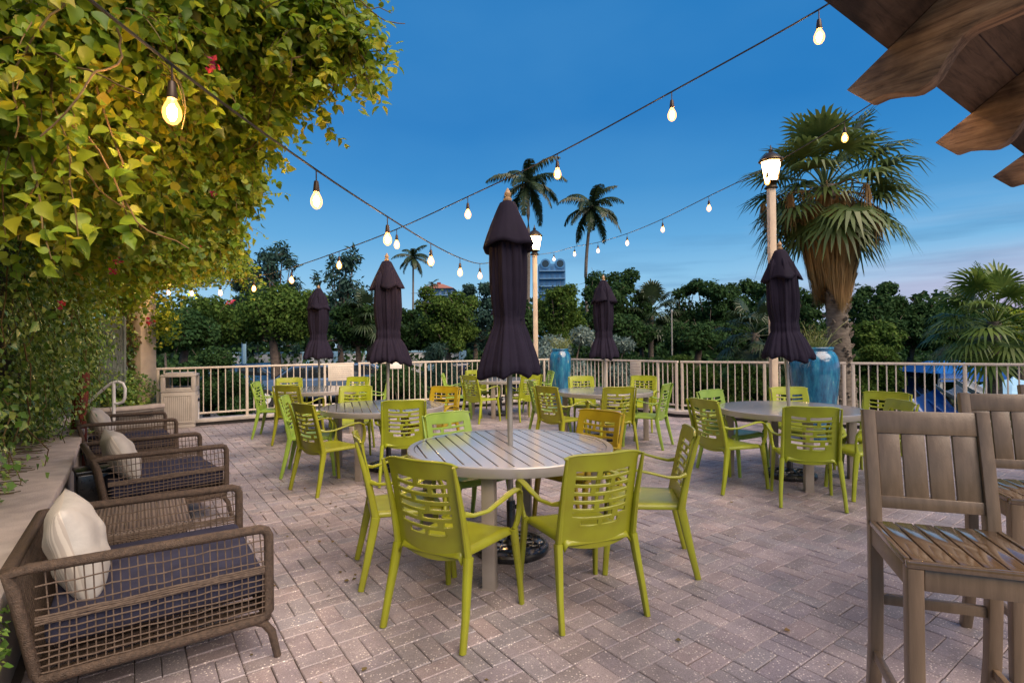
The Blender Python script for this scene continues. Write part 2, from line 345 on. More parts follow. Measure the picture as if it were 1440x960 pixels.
def leaves(name, P, size, m, parent=None, shape='leaf', nrm=None, dirn=None, jn=.8, jd=.8):
    P = np.asarray(P, float); n = len(P)
    N0 = rng.normal(size=(n, 3))*jn + (nrm if nrm is not None else np.array([0, 0, .3]))
    N0 /= np.linalg.norm(N0, axis=1)[:, None]+1e-9
    D = rng.normal(size=(n, 3))*jd + (dirn if dirn is not None else np.array([0, 0, -.6]))
    D -= (D*N0).sum(1)[:, None]*N0; D /= np.linalg.norm(D, axis=1)[:, None]+1e-9
    B = np.cross(N0, D)
    s = np.asarray(size)*np.ones(n)*rng.uniform(.45, 1.35, n)
    sh, fa = SHAPES[shape]; k = len(sh)
    V = np.zeros((n, k, 3))
    for i, (a, b, c) in enumerate(sh):
        V[:, i] = P + D*(a*s)[:, None] + B*(b*s)[:, None] + N0*(c*s)[:, None]
    T = (np.arange(n)*k)[:, None, None] + np.array(fa)[None]
    return link(name, tri_mesh(name, V.reshape(-1, 3), T.reshape(-1, 3), m), parent)
def ball(n, c, r, shell=.55):
    d = rng.normal(size=(n, 3)); d /= np.linalg.norm(d, axis=1)[:, None]
    q = rng.uniform(shell, 1.05, n)**.8
    return np.asarray(c)+d*q[:, None]*np.asarray(r), d
# ------------------------------------------------------------ paving
E = Vector((.815, .58, 0)).normalized(); RR = Vector((E.y, -E.x, 0))      # grid axes of the paving and the eave
P0 = Vector((-6.4, 9.58, 0)); P1 = Vector((-3.39, 11.55, 0)); P2 = Vector((1.24, 13.3, 0))
P3 = Vector((3.24, 10.45, 0)); P4 = Vector((5.57, 8.9, 0)); P5 = Vector((8.4, 7.1, 0))
poly = [(-8.6, 8.2), P0.xy[:], P1.xy[:], P2.xy[:], P3.xy[:], P4.xy[:], P5.xy[:], (10, 6.2), (10, -1.2), (-1.2, -1.2), (-1.6, 1.4), (-2.66, 3.0), (-3.6, 4.3), (-5.2, 6.5), (-8.6, 7.0)]
poly = [tuple(p) for p in poly]
def inside(x, y, pl=poly):
    c = False; n = len(pl); j = n-1
    for i in range(n):
        xi, yi = pl[i]; xj, yj = pl[j]
        if (yi > y) != (yj > y) and x < (xj-xi)*(y-yi)/(yj-yi)+xi: c = not c
        j = i
    return c
def paving():
    mb = MB(); c = .2; j = .0035; b = .004
    for a in range(-75, 80):
        for d in range(-80, 80):
            o = E*(a*c)+RR*(d*c)
            if not (o.y > -1.5 and inside(o.x, o.y)): continue
            ver = (a+d) % 2
            for k in range(2):
                if ver: x0, x1, y0, y1 = k*c/2, (k+1)*c/2, 0, c
                else: x0, x1, y0, y1 = 0, c, k*c/2, (k+1)*c/2
                jj = j*random.uniform(.5, 1.3)
                x0 += jj/2; x1 -= jj/2; y0 += jj/2; y1 -= jj/2
                z = random.gauss(-.0012, .0009); tx = random.gauss(0, .0012); ty = random.gauss(0, .0012)
                vs = []
                for (ins, zz) in ((0, -.014), (0, -b), (b, 0)):
                    for (x, y) in ((x0+ins, y0+ins), (x1-ins, y0+ins), (x1-ins, y1-ins), (x0+ins, y1-ins)):
                        p = o+E*x+RR*y
                        vs.append((p.x, p.y, zz+z+tx*(1 if x > (x0+x1)/2 else -1)+ty*(1 if y > (y0+y1)/2 else -1)))
                mb.add(vs, [(8,9,10,11)]+[(q+4*l, (q+1) % 4+4*l, (q+1) % 4+4*l+4, q+4*l+4) for l in range(2) for q in range(4)])
    me = bpy.data.meshes.new('paving'); me.from_pydata(mb.v, [], mb.f)
    bm = bmesh.new(); bm.from_mesh(me); bmesh.ops.recalc_face_normals(bm, faces=bm.faces); bm.to_mesh(me); bm.free()
    n = sum(1 for p in me.polygons if p.normal.z < -.1)
    me.materials.append(M['paver']); o = link('paving', me); tag(o, kind='structure')
paving()
sand = mat('joint_sand', (.075,.06,.05), 1, nscale=30)
tag(MB().poly(poly, -.7, -.010).build('terrace_base', sand), kind='structure')
g = MB(); g.add([(-700,-200,-.62), (700,-200,-.62), (700,1200,-.62), (-700,1200,-.62)], [(0,1,2,3)])
tag(g.build('ground', 'grass'), kind='structure')
g = MB(); g.add([(-26,15,-.612), (3,15,-.612), (3,30,-.612), (-26,30,-.612)], [(0,1,2,3)])
tag(g.build('parking_lot', 'asphalt'), kind='structure')

# ------------------------------------------------------------ fence runs
def fence(a, b, label, hz=1.085):
    L = (b-a).length; t = (b-a).normalized(); rot = math.atan2(t.y, t.x)
    f = thing('railing', label, 'railing', a, rot)
    MB().rect([(0,0,hz-.02), (L,0,hz-.02)], .055, .04).build('top_rail', 'fence', f, smooth=True)
    MB().rect([(0,0,.22), (L,0,.22)], .035, .035).build('bottom_rail', 'fence', f, smooth=True)
    n = round(L/.122); ds = L/n
    bar = MB().rect([(0,0,.236), (0,0,hz-.038)], .019, .019, up=(0,1,0)).mesh('baluster', 'fence', True)
    pst = MB().rect([(0,0,.12), (0,0,hz-.038)], .05, .05, up=(0,1,0)).box((0,0,.124), (.11,.11,.012)).mesh('post', 'fence', True)
    for i in range(n+1):
        if i % 12 == 0 or i == n: link('post', pst, f, (min(i*ds, L-.03) if i else .03, 0, 0))
        else: link('baluster', bar, f, (i*ds, 0, 0))
    return f
nrm = lambda a, b: Vector(((b-a).y, -(b-a).x, 0)).normalized()
gate = P1+(P2-P1).normalized()*.05
fence(P0, P1-(P1-P0).normalized()*.04, 'cream metal railing from the vine column past the litter bin to the left notice board')
fence(gate, P2, 'cream metal railing behind the main umbrella, ending at the far left lamp post and pot')
fence(P2+(P3-P2)*.02, P3, 'cream metal railing between the slim turquoise pot and the pale sign on the right')
fence(P3+(P4-P3)*.02, P4, 'cream metal railing between the pale sign and the large turquoise urn')
fence(P4+(P5-P4)*.02, P5+(P5-P4)*.9, 'cream metal railing at far right in front of the blue pool slide')
def curb():
    pl = [P0-(P1-P0)*.1, P1, P2, P3, P4, P5+(P5-P4)*.9]; off = []
    for i, p in enumerate(pl):
        n1 = nrm(pl[i-1], p) if i else nrm(p, pl[1]); n2 = nrm(p, pl[i+1]) if i < len(pl)-1 else n1
        m = (n1+n2).normalized(); off.append((p, m, 1/max(.5, m.dot(n1))))
    def strip(d0, d1, z0, z1):
        mb = MB(); vs = []
        for p, m, k in off:
            for d, z in ((d0,z0), (d1,z0), (d1,z1), (d0,z1)): q = p+m*d*k; vs.append((q.x, q.y, z))
        n = len(off); fs = [(i*4+q, i*4+(q+1) % 4, i*4+4+(q+1) % 4, i*4+4+q) for i in range(n-1) for q in range(4)]
        fs += [(0,1,2,3), ((n-1)*4+3, (n-1)*4+2, (n-1)*4+1, (n-1)*4)]
        return mb.add(vs, fs)
    k = tag(strip(-.16, .15, .062, .12).build('kerb', 'curb', bev=.006), kind='structure')
    tag(strip(-.14, .12, -.008, .062).build('kerb_gap_shade', 'dark'), kind='structure')  # dark strip stands in for the shaded gap below the overhanging slab
curb()
def fsign(a, b, s, w, h, top, m, label, lines):
    t = (b-a).normalized(); n = nrm(a, b); p = a+t*s+n*.032
    o = thing('fence_sign', label, 'sign', (p.x, p.y, 0), math.atan2(t.y, t.x))
    MB().box((0, 0, top-h/2), (w, .008, h)).build('board', m, o, bev=.002)
    if lines:
        random.seed(3)
        for i in range(lines):
            mb = MB()
            z = top-.05-i*(h-.08)/lines; x = -w/2+.03
            while x < w/2-.05:
                l = random.uniform(.02, .05); mb.box((x+l/2, -.0052, z), (l, .0022, .011)); x += l+.012
            mb.build('faded_line', 'ink', o)
def along(a, b, px):
    best = min(range(1001), key=lambda i: abs(pxof(a+(b-a)*i/1000)-px)); return (b-a).length*best/1000
def pxof(p):
    q = CAM_R.transposed() @ (Vector(p)-Vector((0,0,H))); return 720+F*q.x/-q.z
fsign(P0, P1, (P1-P0).length-.33, .52, .34, 1.05, 'signboard', 'cream notice board with faded lines on the railing left of the second umbrella', 6)
fsign(P1, P2, along(P1, P2, 557), .26, .13, 1.06, 'signwhite', 'small blank white plate clipped to the railing right of the second umbrella', 0)
fsign(P3, P2, (P2-P3).length-along(P2, P3, 896)-.0, .3, .38, 1.05, 'signboard', 'cream notice board with faded lines on the railing behind the right centre table', 5)
so = [o for o in bpy.data.objects if o.name.startswith('fence_sign')][-1]
tt = (P3-P2).normalized(); nn = nrm(P2, P3); s_ = along(P2, P3, 896); pp = P2+tt*s_+nn*.032
so.location = (pp.x, pp.y, 0); so.rotation_euler.z = math.atan2(tt.y, tt.x)

# ------------------------------------------------------------ green resin armchair (faces +Y)
def chair_meshes(cm):
    d = {}
    # backrest panel with slots
    us = [-.225,-.208,-.165,-.115,-.075,-.045,-.012,.012,.045,.075,.115,.165,.208,.225]
    rows = [(.788, [(0,-.165,-.045), (0,-.012,.165)]), (.745, [(0,-.165,.045), (0,.075,.165)]), (.702, [(0,-.165,-.075), (0,-.045,.165)]),
            (.658, [(0,-.165,.012), (0,.045,.165)]), (.614, [(0,-.165,-.045), (0,-.012,.165)]), (.570, [(0,-.165,.075), (0,.075+.04,.165)]), (.528, [(0,-.115,-.012), (0,.012,.115)])]
    zs = [.40,.43,.47,.50]; hole = []
    for z, sl in sorted(rows): zs += [z-.0125, z+.0125]; hole.append((z, sl))
    zs += [.83,.865,.882]
    def P(u, z):
        w = u*.93
        y = -.205-.10*((z-.40)/.48)**1.15+.028*(abs(u)/.225)**2-.012
        zz = z-.028*(1-(abs(u)/.225)**2)*max(0, 1-(z-.4)/.12)*(1)-(.016*(abs(u)/.225)**6 if z > .86 else 0)-.017*(1-(abs(u)/.225)**2)*(1 if .5 < z < .81 else .3)
        return Vector((w, y, zz))
    mb = MB(); idx = {}
    for i, u in enumerate(us):
        for j, z in enumerate(zs): idx[i, j] = len(mb.v); mb.v.append(tuple(P(u, z)))
    for i in range(len(us)-1):
        for j in range(len(zs)-1):
            um = (us[i]+us[i+1])/2; zm = (zs[j]+zs[j+1])/2
            if any(abs(zm-z) < .01 and any(a < um < b for _, a, b in sl) for z, sl in hole): continue
            mb.f.append((idx[i,j], idx[i+1,j], idx[i+1,j+1], idx[i,j+1]))
    o = mb.build('tmp', cm); so = o.modifiers.new('s', 'SOLIDIFY'); so.thickness = .012; so.offset = 0
    bv = o.modifiers.new('b', 'BEVEL'); bv.width = .0025; bv.segments = 1; bv.limit_method = 'ANGLE'
    newmesh_from(o); panel = o.data
    bm = bmesh.new(); bm.from_mesh(panel)
    # side rails grown into the same mesh
    rb = MB()
    for s in (-1, 1):
        pts = [(s*.222, -.205, .40), (s*.220, -.222, .50), (s*.219, -.25, .63), (s*.220, -.285, .76), (s*.220, -.315, .865)]
        rb.rect(pts, [.030,.028,.026,.022,.016], [.045,.042,.034,.028,.018], up=(0,1,0), rd=.5)
    pts = [P(u, .878)+Vector((0,0,.002)) for u in us]; pts[0].x -= .014; pts[-1].x += .014; pts[0].z -= .006; pts[-1].z -= .006
    rb.rect(pts, .018, .014, rd=.6)
    m2 = rb.mesh('t2', cm, True); bm.from_mesh(m2); bm.to_mesh(panel); bm.free()
    panel.polygons.foreach_set('use_smooth', [True]*len(panel.polygons)); panel.set_sharp_from_angle(angle=R(40)); bpy.data.objects.remove(o)
    d['backrest'] = panel
    # seat
    mb = MB(); n = 14; idx = {}
    for i in range(n+1):
        for j in range(n+1):
            u = -1+2*i/n; v = -1+2*j/n
            su = math.copysign(abs(u)**.8, u); sv = math.copysign(abs(v)**.8, v)
            w = .218+.018*sv; x = su*w; y = .235*sv+.005
            z = .438-.016*(1-u*u)*(1-v*v*.5)
            if abs(u) > .86: z -= .034*((abs(u)-.86)/.14)**1.3
            if v > .8: z -= .042*((v-.8)/.2)**1.4
            if v < -.86: z -= .03*((-v-.86)/.14)
            idx[i, j] = len(mb.v); mb.v.append((x, y, z))
    for i in range(n):
        for j in range(n): mb.f.append((idx[i,j], idx[i+1,j], idx[i+1,j+1], idx[i,j+1]))
    o = mb.build('tmp', cm); so = o.modifiers.new('s', 'SOLIDIFY'); so.thickness = .01; so.offset = -1
    newmesh_from(o); d['seat'] = o.data; d['seat'].polygons.foreach_set('use_smooth', [True]*len(d['seat'].polygons)); bpy.data.objects.remove(o)
    for s in (-1, 1):
        d['leg', s, 'r'] = MB().rect([(s*.248,-.295,0), (s*.242,-.262,.14), (s*.231,-.232,.28), (s*.222,-.205,.41)], [.028,.031,.035,.040], [.036,.042,.050,.056], up=(0,1,0), rd=.4).mesh('leg', cm, True)
        d['leg', s, 'f'] = MB().rect([(s*.252,.262,0), (s*.246,.25,.15), (s*.238,.232,.30), (s*.232,.215,.425)], [.026,.030,.034,.040], [.034,.038,.046,.052], up=(0,1,0), rd=.4).mesh('leg', cm, True)
        pts = [(s*.222,-.235,.625), (s*.246,-.19,.612), (s*.283,-.12,.62), (s*.294,-.02,.645), (s*.296,.08,.664), (s*.288,.155,.662), (s*.276,.207,.637), (s*.264,.232,.585), (s*.256,.237,.52), (s*.246,.228,.46), (s*.236,.215,.425)]
        d['armrest', s] = MB().rect(pts, [.020,.024,.030,.036,.040,.040,.038,.036,.034,.034,.034], [.030,.020,.015,.013,.013,.014,.016,.018,.02,.022,.024], up=(0,.35,1) , rd=.45).mesh('armrest', cm, True)
    return d
CM = {k: chair_meshes(k) for k in ('lime', 'olive', 'fresh', 'orange')}
def chair(x, y, head, cm, label, group):
    t = thing('armchair', label, 'chair', (x, y, 0), -R(head), group)
    for k, me in CM[cm].items(): link(k if isinstance(k, str) else k[0], me, t)
    t.rotation_euler.z += R(random.uniform(-1.5, 1.5))
    return t
G1 = 'green resin armchairs round the patio tables'
T = {1: (-.02, 3.74), 2: (-1.52, 6.3), 3: (-3.24, 8.95), 4: (2.95, 5.7), 5: (1.39, 8.05), 6: (-.25, 11.0)}
for c in [
 (-.31, 2.86, 30, 'olive', 'foreground olive-green armchair, back to the camera, at the left front of the big central table'),
 (.36, 3.0, -20, 'olive', 'foreground olive-green armchair, back to the camera, at the right front of the big central table'),
 (.86, 3.53, -80, 'olive', 'armchair seen side-on facing left at the right edge of the big central table'),
 (.52, 4.24, -134, 'orange', 'mustard olive armchair tucked under the far right rim of the big central table'),
 (-.36, 4.20, 142, 'fresh', 'light green armchair tucked under the far left rim of the big central table'),
 (-.70, 3.46, 71, 'olive', 'armchair seen side-on facing right at the left edge of the big central table'),
 (-2.30, 6.12, 78, 'fresh', 'pale edge-on armchair just behind the olive one left of the second table'),
 (-1.87, 5.45, 39, 'olive', 'dark olive armchair turned away at the left front of the second table'),
 (-1.17, 5.74, -10, 'lime', 'armchair with its back to the camera at the right front of the second table'),
 (-2.17, 7.25, 172, 'lime', 'bright yellow-green armchair facing the camera behind the second table, under its umbrella'),
 (-1.02, 6.95, -160, 'orange', 'orange-yellow armchair behind the right side of the second table'),
 (-3.84, 8.65, 78, 'fresh', 'armchair seen edge-on facing right at the far left table near the railing'),
 (-3.20, 8.0, 12, 'olive', 'olive armchair with its back to the camera in front of the far left table'),
 (-3.92, 9.4, 156, 'lime', 'lime armchair facing the camera at the left back of the far left table'),
 (-2.88, 9.45, -168, 'lime', 'lime armchair behind the far left table, right below the notice board on the railing'),
 (-2.42, 9.1, -100, 'fresh', 'armchair seen side-on facing left beside the second umbrella pole, at the far left table'),
 (-1.08, 10.6, 86, 'fresh', 'armchair facing right seen edge-on at the left of the farthest table'),
 (-.75, 11.6, 165, 'lime', 'lime armchair facing the camera behind the left of the farthest table'),
 (-.60, 10.05, 42, 'lime', 'armchair turned away at the left front of the farthest table'),
 (.22, 10.2, -28, 'lime', 'armchair with its back to the camera at the right front of the farthest table'),
 (.30, 11.65, -162, 'lime', 'armchair facing the camera at the right back of the farthest table'),
 (.52, 11.2, -100, 'fresh', 'armchair seen side-on facing left between the farthest table and the slim turquoise pot'),
 (.58, 8.3, 80, 'fresh', 'pale armchair seen edge-on behind the olive one at the left of the right centre table'),
 (.66, 7.28, 48, 'olive', 'olive armchair turned away at the left front of the right centre table'),
 (1.33, 7.15, -7, 'olive', 'olive armchair with its back to the camera in front of the right centre table'),
 (1.22, 8.95, 175, 'lime', 'lime armchair facing the camera behind the left half of the right centre table'),
 (2.12, 8.9, -152, 'lime', 'lime armchair facing the camera below the notice board behind the right centre table'),
 (1.88, 7.5, -58, 'fresh', 'green armchair turned to the left at the right side of the right centre table'),
 (2.15, 5.36, 68, 'lime', 'yellow-green armchair turned away at the left of the right-hand table'),
 (2.64, 4.82, 20, 'lime', 'yellow-green armchair with its back to the camera in front of the right-hand table'),
 (2.48, 6.02, 150, 'fresh', 'light green armchair facing the camera at the left back of the right-hand table'),
 (3.36, 6.25, -174, 'lime', 'bright yellow-green armchair behind the right-hand table before the big urn'),
 (3.82, 5.60, -128, 'lime', 'yellow-green armchair at the far right back of the right-hand table'),
 (3.32, 5.0, -84, 'lime', 'armchair facing left at the right-hand table, its back half hidden by the bar stool'),
]: chair(*c, G1)

# ------------------------------------------------------------ round slatted tables
def table_parts():
    r = .71; d = []
    d.append(('rim', MB().lathe([(r-.045, .668), (r-.004, .668), (r, .674), (r, .724), (r-.006, .73), (r-.045, .73)], 96, cap0=False, cap1=False).add([], []).mesh('rim', 'slat', True)))
    mb = MB(); p = .0885; n = 8; ri = r-.048
    for i in range(-n, n):
        x0, x1 = i*p+.0045, (i+1)*p-.0045
        xs = [x0+(x1-x0)*k/6 for k in range(7)]
        xs = [x for x in xs if abs(x) < ri-.002]
        if len(xs) < 2: continue
        if abs(x0) >= ri: xs = [-ri+.002]+xs
        if abs(x1) >= ri: xs = xs+[ri-.002]
        pts = [(x, math.sqrt(max(0, ri*ri-x*x))) for x in xs]
        pl = [(x, -y) for x, y in pts]+[(x, y) for x, y in reversed(pts)]
        mb.poly(pl, .706, .729)
    d.append(('slat_top', mb.mesh('slat_top', 'slat', bev=.0022, seg=1)))
    b = MB()
    for a in (0, 90):
        b.box((0, 0, .685), (1.28, .07, .036), R(a))
    b.lathe([(.10, .66), (.10, .703)], 24)
    d.append(('under_frame', b.mesh('under_frame', 'taupe', bev=.003)))
    leg = MB().rect([(.60,0,0), (.60,0,.667)], .078, .078, up=(0,1,0), rd=.08).box((.60,0,.004), (.085,.085,.008)).mesh('leg', 'taupe', True)
    return d, leg
TP, TLEG = table_parts()
TL = {1: 'large round slatted table in the foreground centre with the main umbrella through it', 2: 'round slatted table left of centre under the second umbrella',
      3: 'small-looking round table at far left near the railing', 4: 'round table at the right in front of the big turquoise urn',
      5: 'round table right of centre before the railing, under a thin closed umbrella', 6: 'farthest round table, half hidden behind the main umbrella'}
def pole_top(lean): return
for k, (x, y) in T.items():
    t = thing('patio_table', TL[k], 'table', (x, y, 0), R(18), 'round slatted patio tables')
    for nme, me in TP: link(nme, me, t)
    for a in range(4): link('leg', TLEG, t, rz=R(-120+90*a))

# ------------------------------------------------------------ closed umbrellas
def umb(k, x, y, label, lean=(0, 0), seed=1, top=2.52, hem=1.22, bell=1.0, fat=1.0):
    random.seed(seed); ph = [random.uniform(0, 6.28) for _ in range(8)]
    t = thing('patio_umbrella', label, 'umbrella', (x, y, 0), 0, 'closed dark umbrellas')
    sh = lambda z: Vector((lean[0]*max(0, z-.73), lean[1]*max(0, z-.73), 0))
    MB().tube([sh(.05)+Vector((0,0,.05)), sh(.73)+Vector((0,0,.73)), sh(1.5)+Vector((0,0,1.5)), sh(top-.08)+Vector((0,0,top-.08))], .019, 16).build('pole', 'polegrey', t, smooth=True)
    body = [(hem+.16, .03), (hem+.10, .11), (hem+.04, .165*bell), (hem+.01, .200*bell), (hem+.02, .222*bell), (hem+.06, .224*bell), (hem+.12, .205*bell), (hem+.18, .183*bell), (hem+.24, .160*bell), (hem+.30, .138), (hem+.35, .118*fat), (hem+.40, .112*fat), (hem+.45, .118*fat), (hem+.55, .130*fat), (hem+.68, .134*fat), (hem+.80, .131*fat), (hem+.93, .127*fat), (hem+1.02, .110*fat), (hem+1.10, .075), (hem+1.17, .04)]
    L1 = hem+.35
    def fold(r, z, a):
        u = (z-hem)
        am = .10 if z > L1+.08 else (.07 if abs(z-L1) < .09 else .065+.035*max(0, 1-u/.25))
        aa = a+.16*math.sin(a+ph[1])+.10*math.sin(2*a+ph[7]+1.5*u)
        rib = 1-abs(math.sin(4*aa+ph[0]))            # 1 on a rib, 0 in a fold
        f = rib**1.1*2-.85
        pl = abs(math.sin(11*aa+ph[4]+.5*u))
        g = math.sin(3*a+ph[2]+1.5*u)*.05+math.sin(2*a+ph[3]-2*u)*.06-.07*(1-pl)**2+math.sin(5*a+8*u+ph[5])*.018+.010*math.sin(23*a+6*u)
        if z < L1: g += -.05*math.sin(a+ph[6])*(L1-z)/.35
        rr = r*(1+am*f+g) if u > .001 else r*(1+.5*am*f+g)
        zz = z
        if z < hem+.20 and r > .12: zz = z+(.034*(1-rib)-.012+.03*math.sin(a+ph[6])+.015*math.sin(3*a+ph[5]))*max(0, 1-max(0, z-hem)/.2)
        return rr, zz
    prof = []
    for i in range(len(body)-1):
        (z0, r0), (z1, r1) = body[i], body[i+1]; m = 3 if i > 2 else 1
        for q in range(m): f = q/m; prof.append((r0+(r1-r0)*f, z0+(z1-z0)*f))
    prof.append((body[-1][1], body[-1][0]))
    mb = MB().lathe(prof, 160, fn=fold, cap0=True, cap1=True)
    mb.v = [tuple(Vector(v)+sh(v[2])) for v in mb.v]
    mb.build('canopy', 'canvas', t, smooth='all')
    def fold2(r, z, a):
        u = (top-.09-z)/.32
        f = abs(math.cos(2*a+ph[1]+.35*math.sin(a)))**2.5
        return r*(.88+.24*f*max(0,u)+.018*abs(math.sin(9*a+ph[6]))+.04*math.sin(3*a+ph[5])+.03*math.sin(7*a+ph[3])*u), z-.015*u*math.sin(a+ph[6])-.012*f*u+.012*u*math.sin(5*a+ph[4])
    z1 = top-.09
    mb = MB().lathe([(.11, z1-.28), (.172, z1-.318), (.186, z1-.316), (.178, z1-.285), (.158, z1-.225), (.133, z1-.16), (.105, z1-.095), (.080, z1-.04), (.062, z1-.005), (.045, z1+.004), (.02, z1+.006)], 72, fn=fold2, cap0=False)
    mb.v = [tuple(Vector(v)+sh(v[2])) for v in mb.v]
    mb.build('vent_cap', 'canvas', t, smooth='all')
    z = top-.09
    mb = MB().lathe([(.012, z), (.028, z+.01), (.030, z+.025), (.016, z+.035), (.022, z+.05), (.024, z+.062), (.012, z+.085), (.004, z+.10)], 16, c=sh(z)+Vector((0,0,0)))
    mb.build('finial', 'wood', t, smooth=True)
    mb = MB().lathe([(.094, L1+.045), (.103, L1+.046), (.103, L1+.066), (.094, L1+.067)], 48, c=sh(L1), fn=lambda r, z, a: (r*(1+.05*math.sin(3*a+ph[2])), z+.012*math.sin(a+ph[3])))
    mb.build('tie_strap', 'canvas', t, smooth=True)
    b = thing('umbrella_base', 'black cast base of the '+label, 'umbrella base', (x, y, 0), 0, 'black cast umbrella bases')
    mb = MB().lathe([(.255, 0), (.262, .012), (.262, .034), (.252, .046), (.238, .048), (.230, .040), (.060, .052), (.045, .075), (.03, .082)], 64)
    mb.build('disc', 'black', b, smooth=True)
    mb = MB()
    for i in range(12):
        a = 2*PI*i/12; pts = []
        for q in range(9):
            f = q/8; rr = .07+f*.155; aa = a+.5*math.sin(f*PI)*(1 if i % 2 else -1)
            pts.append((rr*math.cos(aa), rr*math.sin(aa), .052-.008*f+.004))
        mb.tube(pts, .006, 6)
    mb.lathe([(.146, .044), (.150, .055), (.158, .055), (.162, .044)], 48, cap0=False, cap1=False)
    mb.build('scroll_work', 'black', b, smooth=True)
    MB().lathe([(.031, .07), (.031, .34), (.028, .345)], 20).build('collar', 'black', b, smooth=True)
    MB().box((.045, 0, .30), (.03, .01, .03)).tube([(.03,0,.30), (.055,0,.30)], .006, 8).build('knob', 'black', b, bev=.002)
umb(1, *T[1], 'main foreground umbrella', (.0, 0), 5, bell=1.0)
umb(2, -1.47, 6.3, 'umbrella over the second table', (.0, 0), 2, top=2.52, bell=1.12, fat=1.2)
umb(3, -3.24, 8.95, 'umbrella over the far left table', (0, 0), 3, top=2.46, hem=1.24, bell=1.08, fat=1.15)
umb(4, *T[4], 'umbrella over the right-hand table before the urn', (-.045, 0), 4, top=2.50, hem=1.24, bell=1.08, fat=1.18)
umb(5, *T[5], 'umbrella over the right centre table', (.0, 0), 7, top=2.46, hem=1.22, bell=1.02, fat=1.15)
umb(6, *T[6], 'umbrella over the farthest table', (.0, 0), 8, top=2.46, hem=1.22)
lab = {'main foreground umbrella': 'tall closed dark umbrella nearest the camera, standing through the big central table',
       'umbrella over the second table': 'closed dark umbrella through the second table left of centre, below two string bulbs',
       'umbrella over the far left table': 'closed dark umbrella at the far left table near the railing',
       'umbrella over the right-hand table before the urn': 'closed dark umbrella leaning slightly left beside the fan palm and big urn',
       'umbrella over the right centre table': 'slim closed dark umbrella right of centre, in front of the curved palm trunk',
       'umbrella over the farthest table': 'closed dark umbrella at the farthest table, hidden behind the main umbrella'}
for o in bpy.data.objects:
    if o.get('label') in lab: o['label'] = lab[o['label']]

# ------------------------------------------------------------ counter stools (face +Y)
def stool_proto():
    S = {}
    for s in (-1, 1):
        S['back_post', s] = MB().rect([(s*.195,-.285,0), (s*.195,-.245,.13), (s*.195,-.213,.30), (s*.195,-.200,.50), (s*.195,-.200,.72), (s*.195,-.208,.82), (s*.195,-.235,.98), (s*.195,-.272,1.165)], .046, [.046,.046,.048,.05,.052,.05,.046,.040], up=(0,1,0), rd=.12).mesh('back_post', 'stool', True)
        S['leg', s] = MB().rect([(s*.195,.192,0), (s*.195,.192,.745)], .048, .048, up=(0,1,0), rd=.1).mesh('leg', 'stool', True)
    S['seat_frame', 0] = MB().box((0,.192,.712), (.336,.03,.066)).box((0,-.20,.712), (.340,.03,.066)).box((-.2,0,.712), (.03,.35,.066)).box((.2,0,.712), (.03,.35,.066)).mesh('seat_frame', 'stool', bev=.003)
    mb = MB(); w = .395/6
    for i in range(6): mb.box((-.1975+w*(i+.5), .0, .757), (w-.006, .385, .018))
    mb.box((0,.206,.757), (.44,.022,.022)); mb.box((-.209,-.01,.757), (.018,.38,.022)); mb.box((.209,-.01,.757), (.018,.38,.022))
    S['seat', 0] = mb.mesh('seat', 'stoolseat', bev=.003)
    mb = MB()
    rot = Matrix.Rotation(R(11), 3, 'X')
    mb.box((0,-.262,1.122), (.346,.026,.085), rot)
    S['top_rail', 0] = mb.mesh('top_rail', 'stool', bev=.004)
    S['lower_rail', 0] = MB().box((0,-.208,.835), (.346,.026,.045), Matrix.Rotation(R(6), 3, 'X')).mesh('lower_rail', 'stool', bev=.004)
    mb = MB()
    for i in range(4):
        x = -.173+.346*(i+.5)/4
        vs = []
        mb.add([(x+sx*.0395, y+dy, z) for z, y in ((.855,-.211), (.97,-.232), (1.083,-.254)) for sx, dy in ((-1,-.008), (1,-.008), (1,.008), (-1,.008))],
               [(0,1,2,3), (11,10,9,8)]+[(q+4*l, (q+1) % 4+4*l, (q+1) % 4+4*l+4, q+4*l+4) for l in range(2) for q in range(4)])
    S['back_slats', 0] = mb.mesh('back_slats', 'stool', bev=.002)
    S['stretcher', 0] = MB().box((0,-.203,.475), (.345,.024,.036)).mesh('stretcher', 'stool', bev=.003)
    S['footrest', 0] = MB().box((0,.192,.30), (.342,.026,.036)).mesh('footrest', 'stool', bev=.003)
    for s in (-1, 1): S['side_stretcher', s] = MB().rect([(s*.197,-.206,.265), (s*.197,.17,.265)], .022, .034, rd=.1).mesh('side_stretcher', 'stool', True)
    return S
ST = stool_proto()
def stool(x, y, hd, label):
    t = thing('bar_stool', label, 'bar stool', (x, y, 0), -R(hd), 'brown slatted bar stools')
    for k, me in ST.items(): link(k[0], me, t)
    t.scale = (.90, 1, 1)
stool(1.442, 1.745, -160, 'nearest brown slatted bar stool, whole back and glossy seat in view')
stool(2.33, 2.36, -160, 'second brown bar stool, partly behind the nearest one')
stool(3.05, 2.80, -160, 'third brown bar stool, only the end of its top rail showing at the right edge')

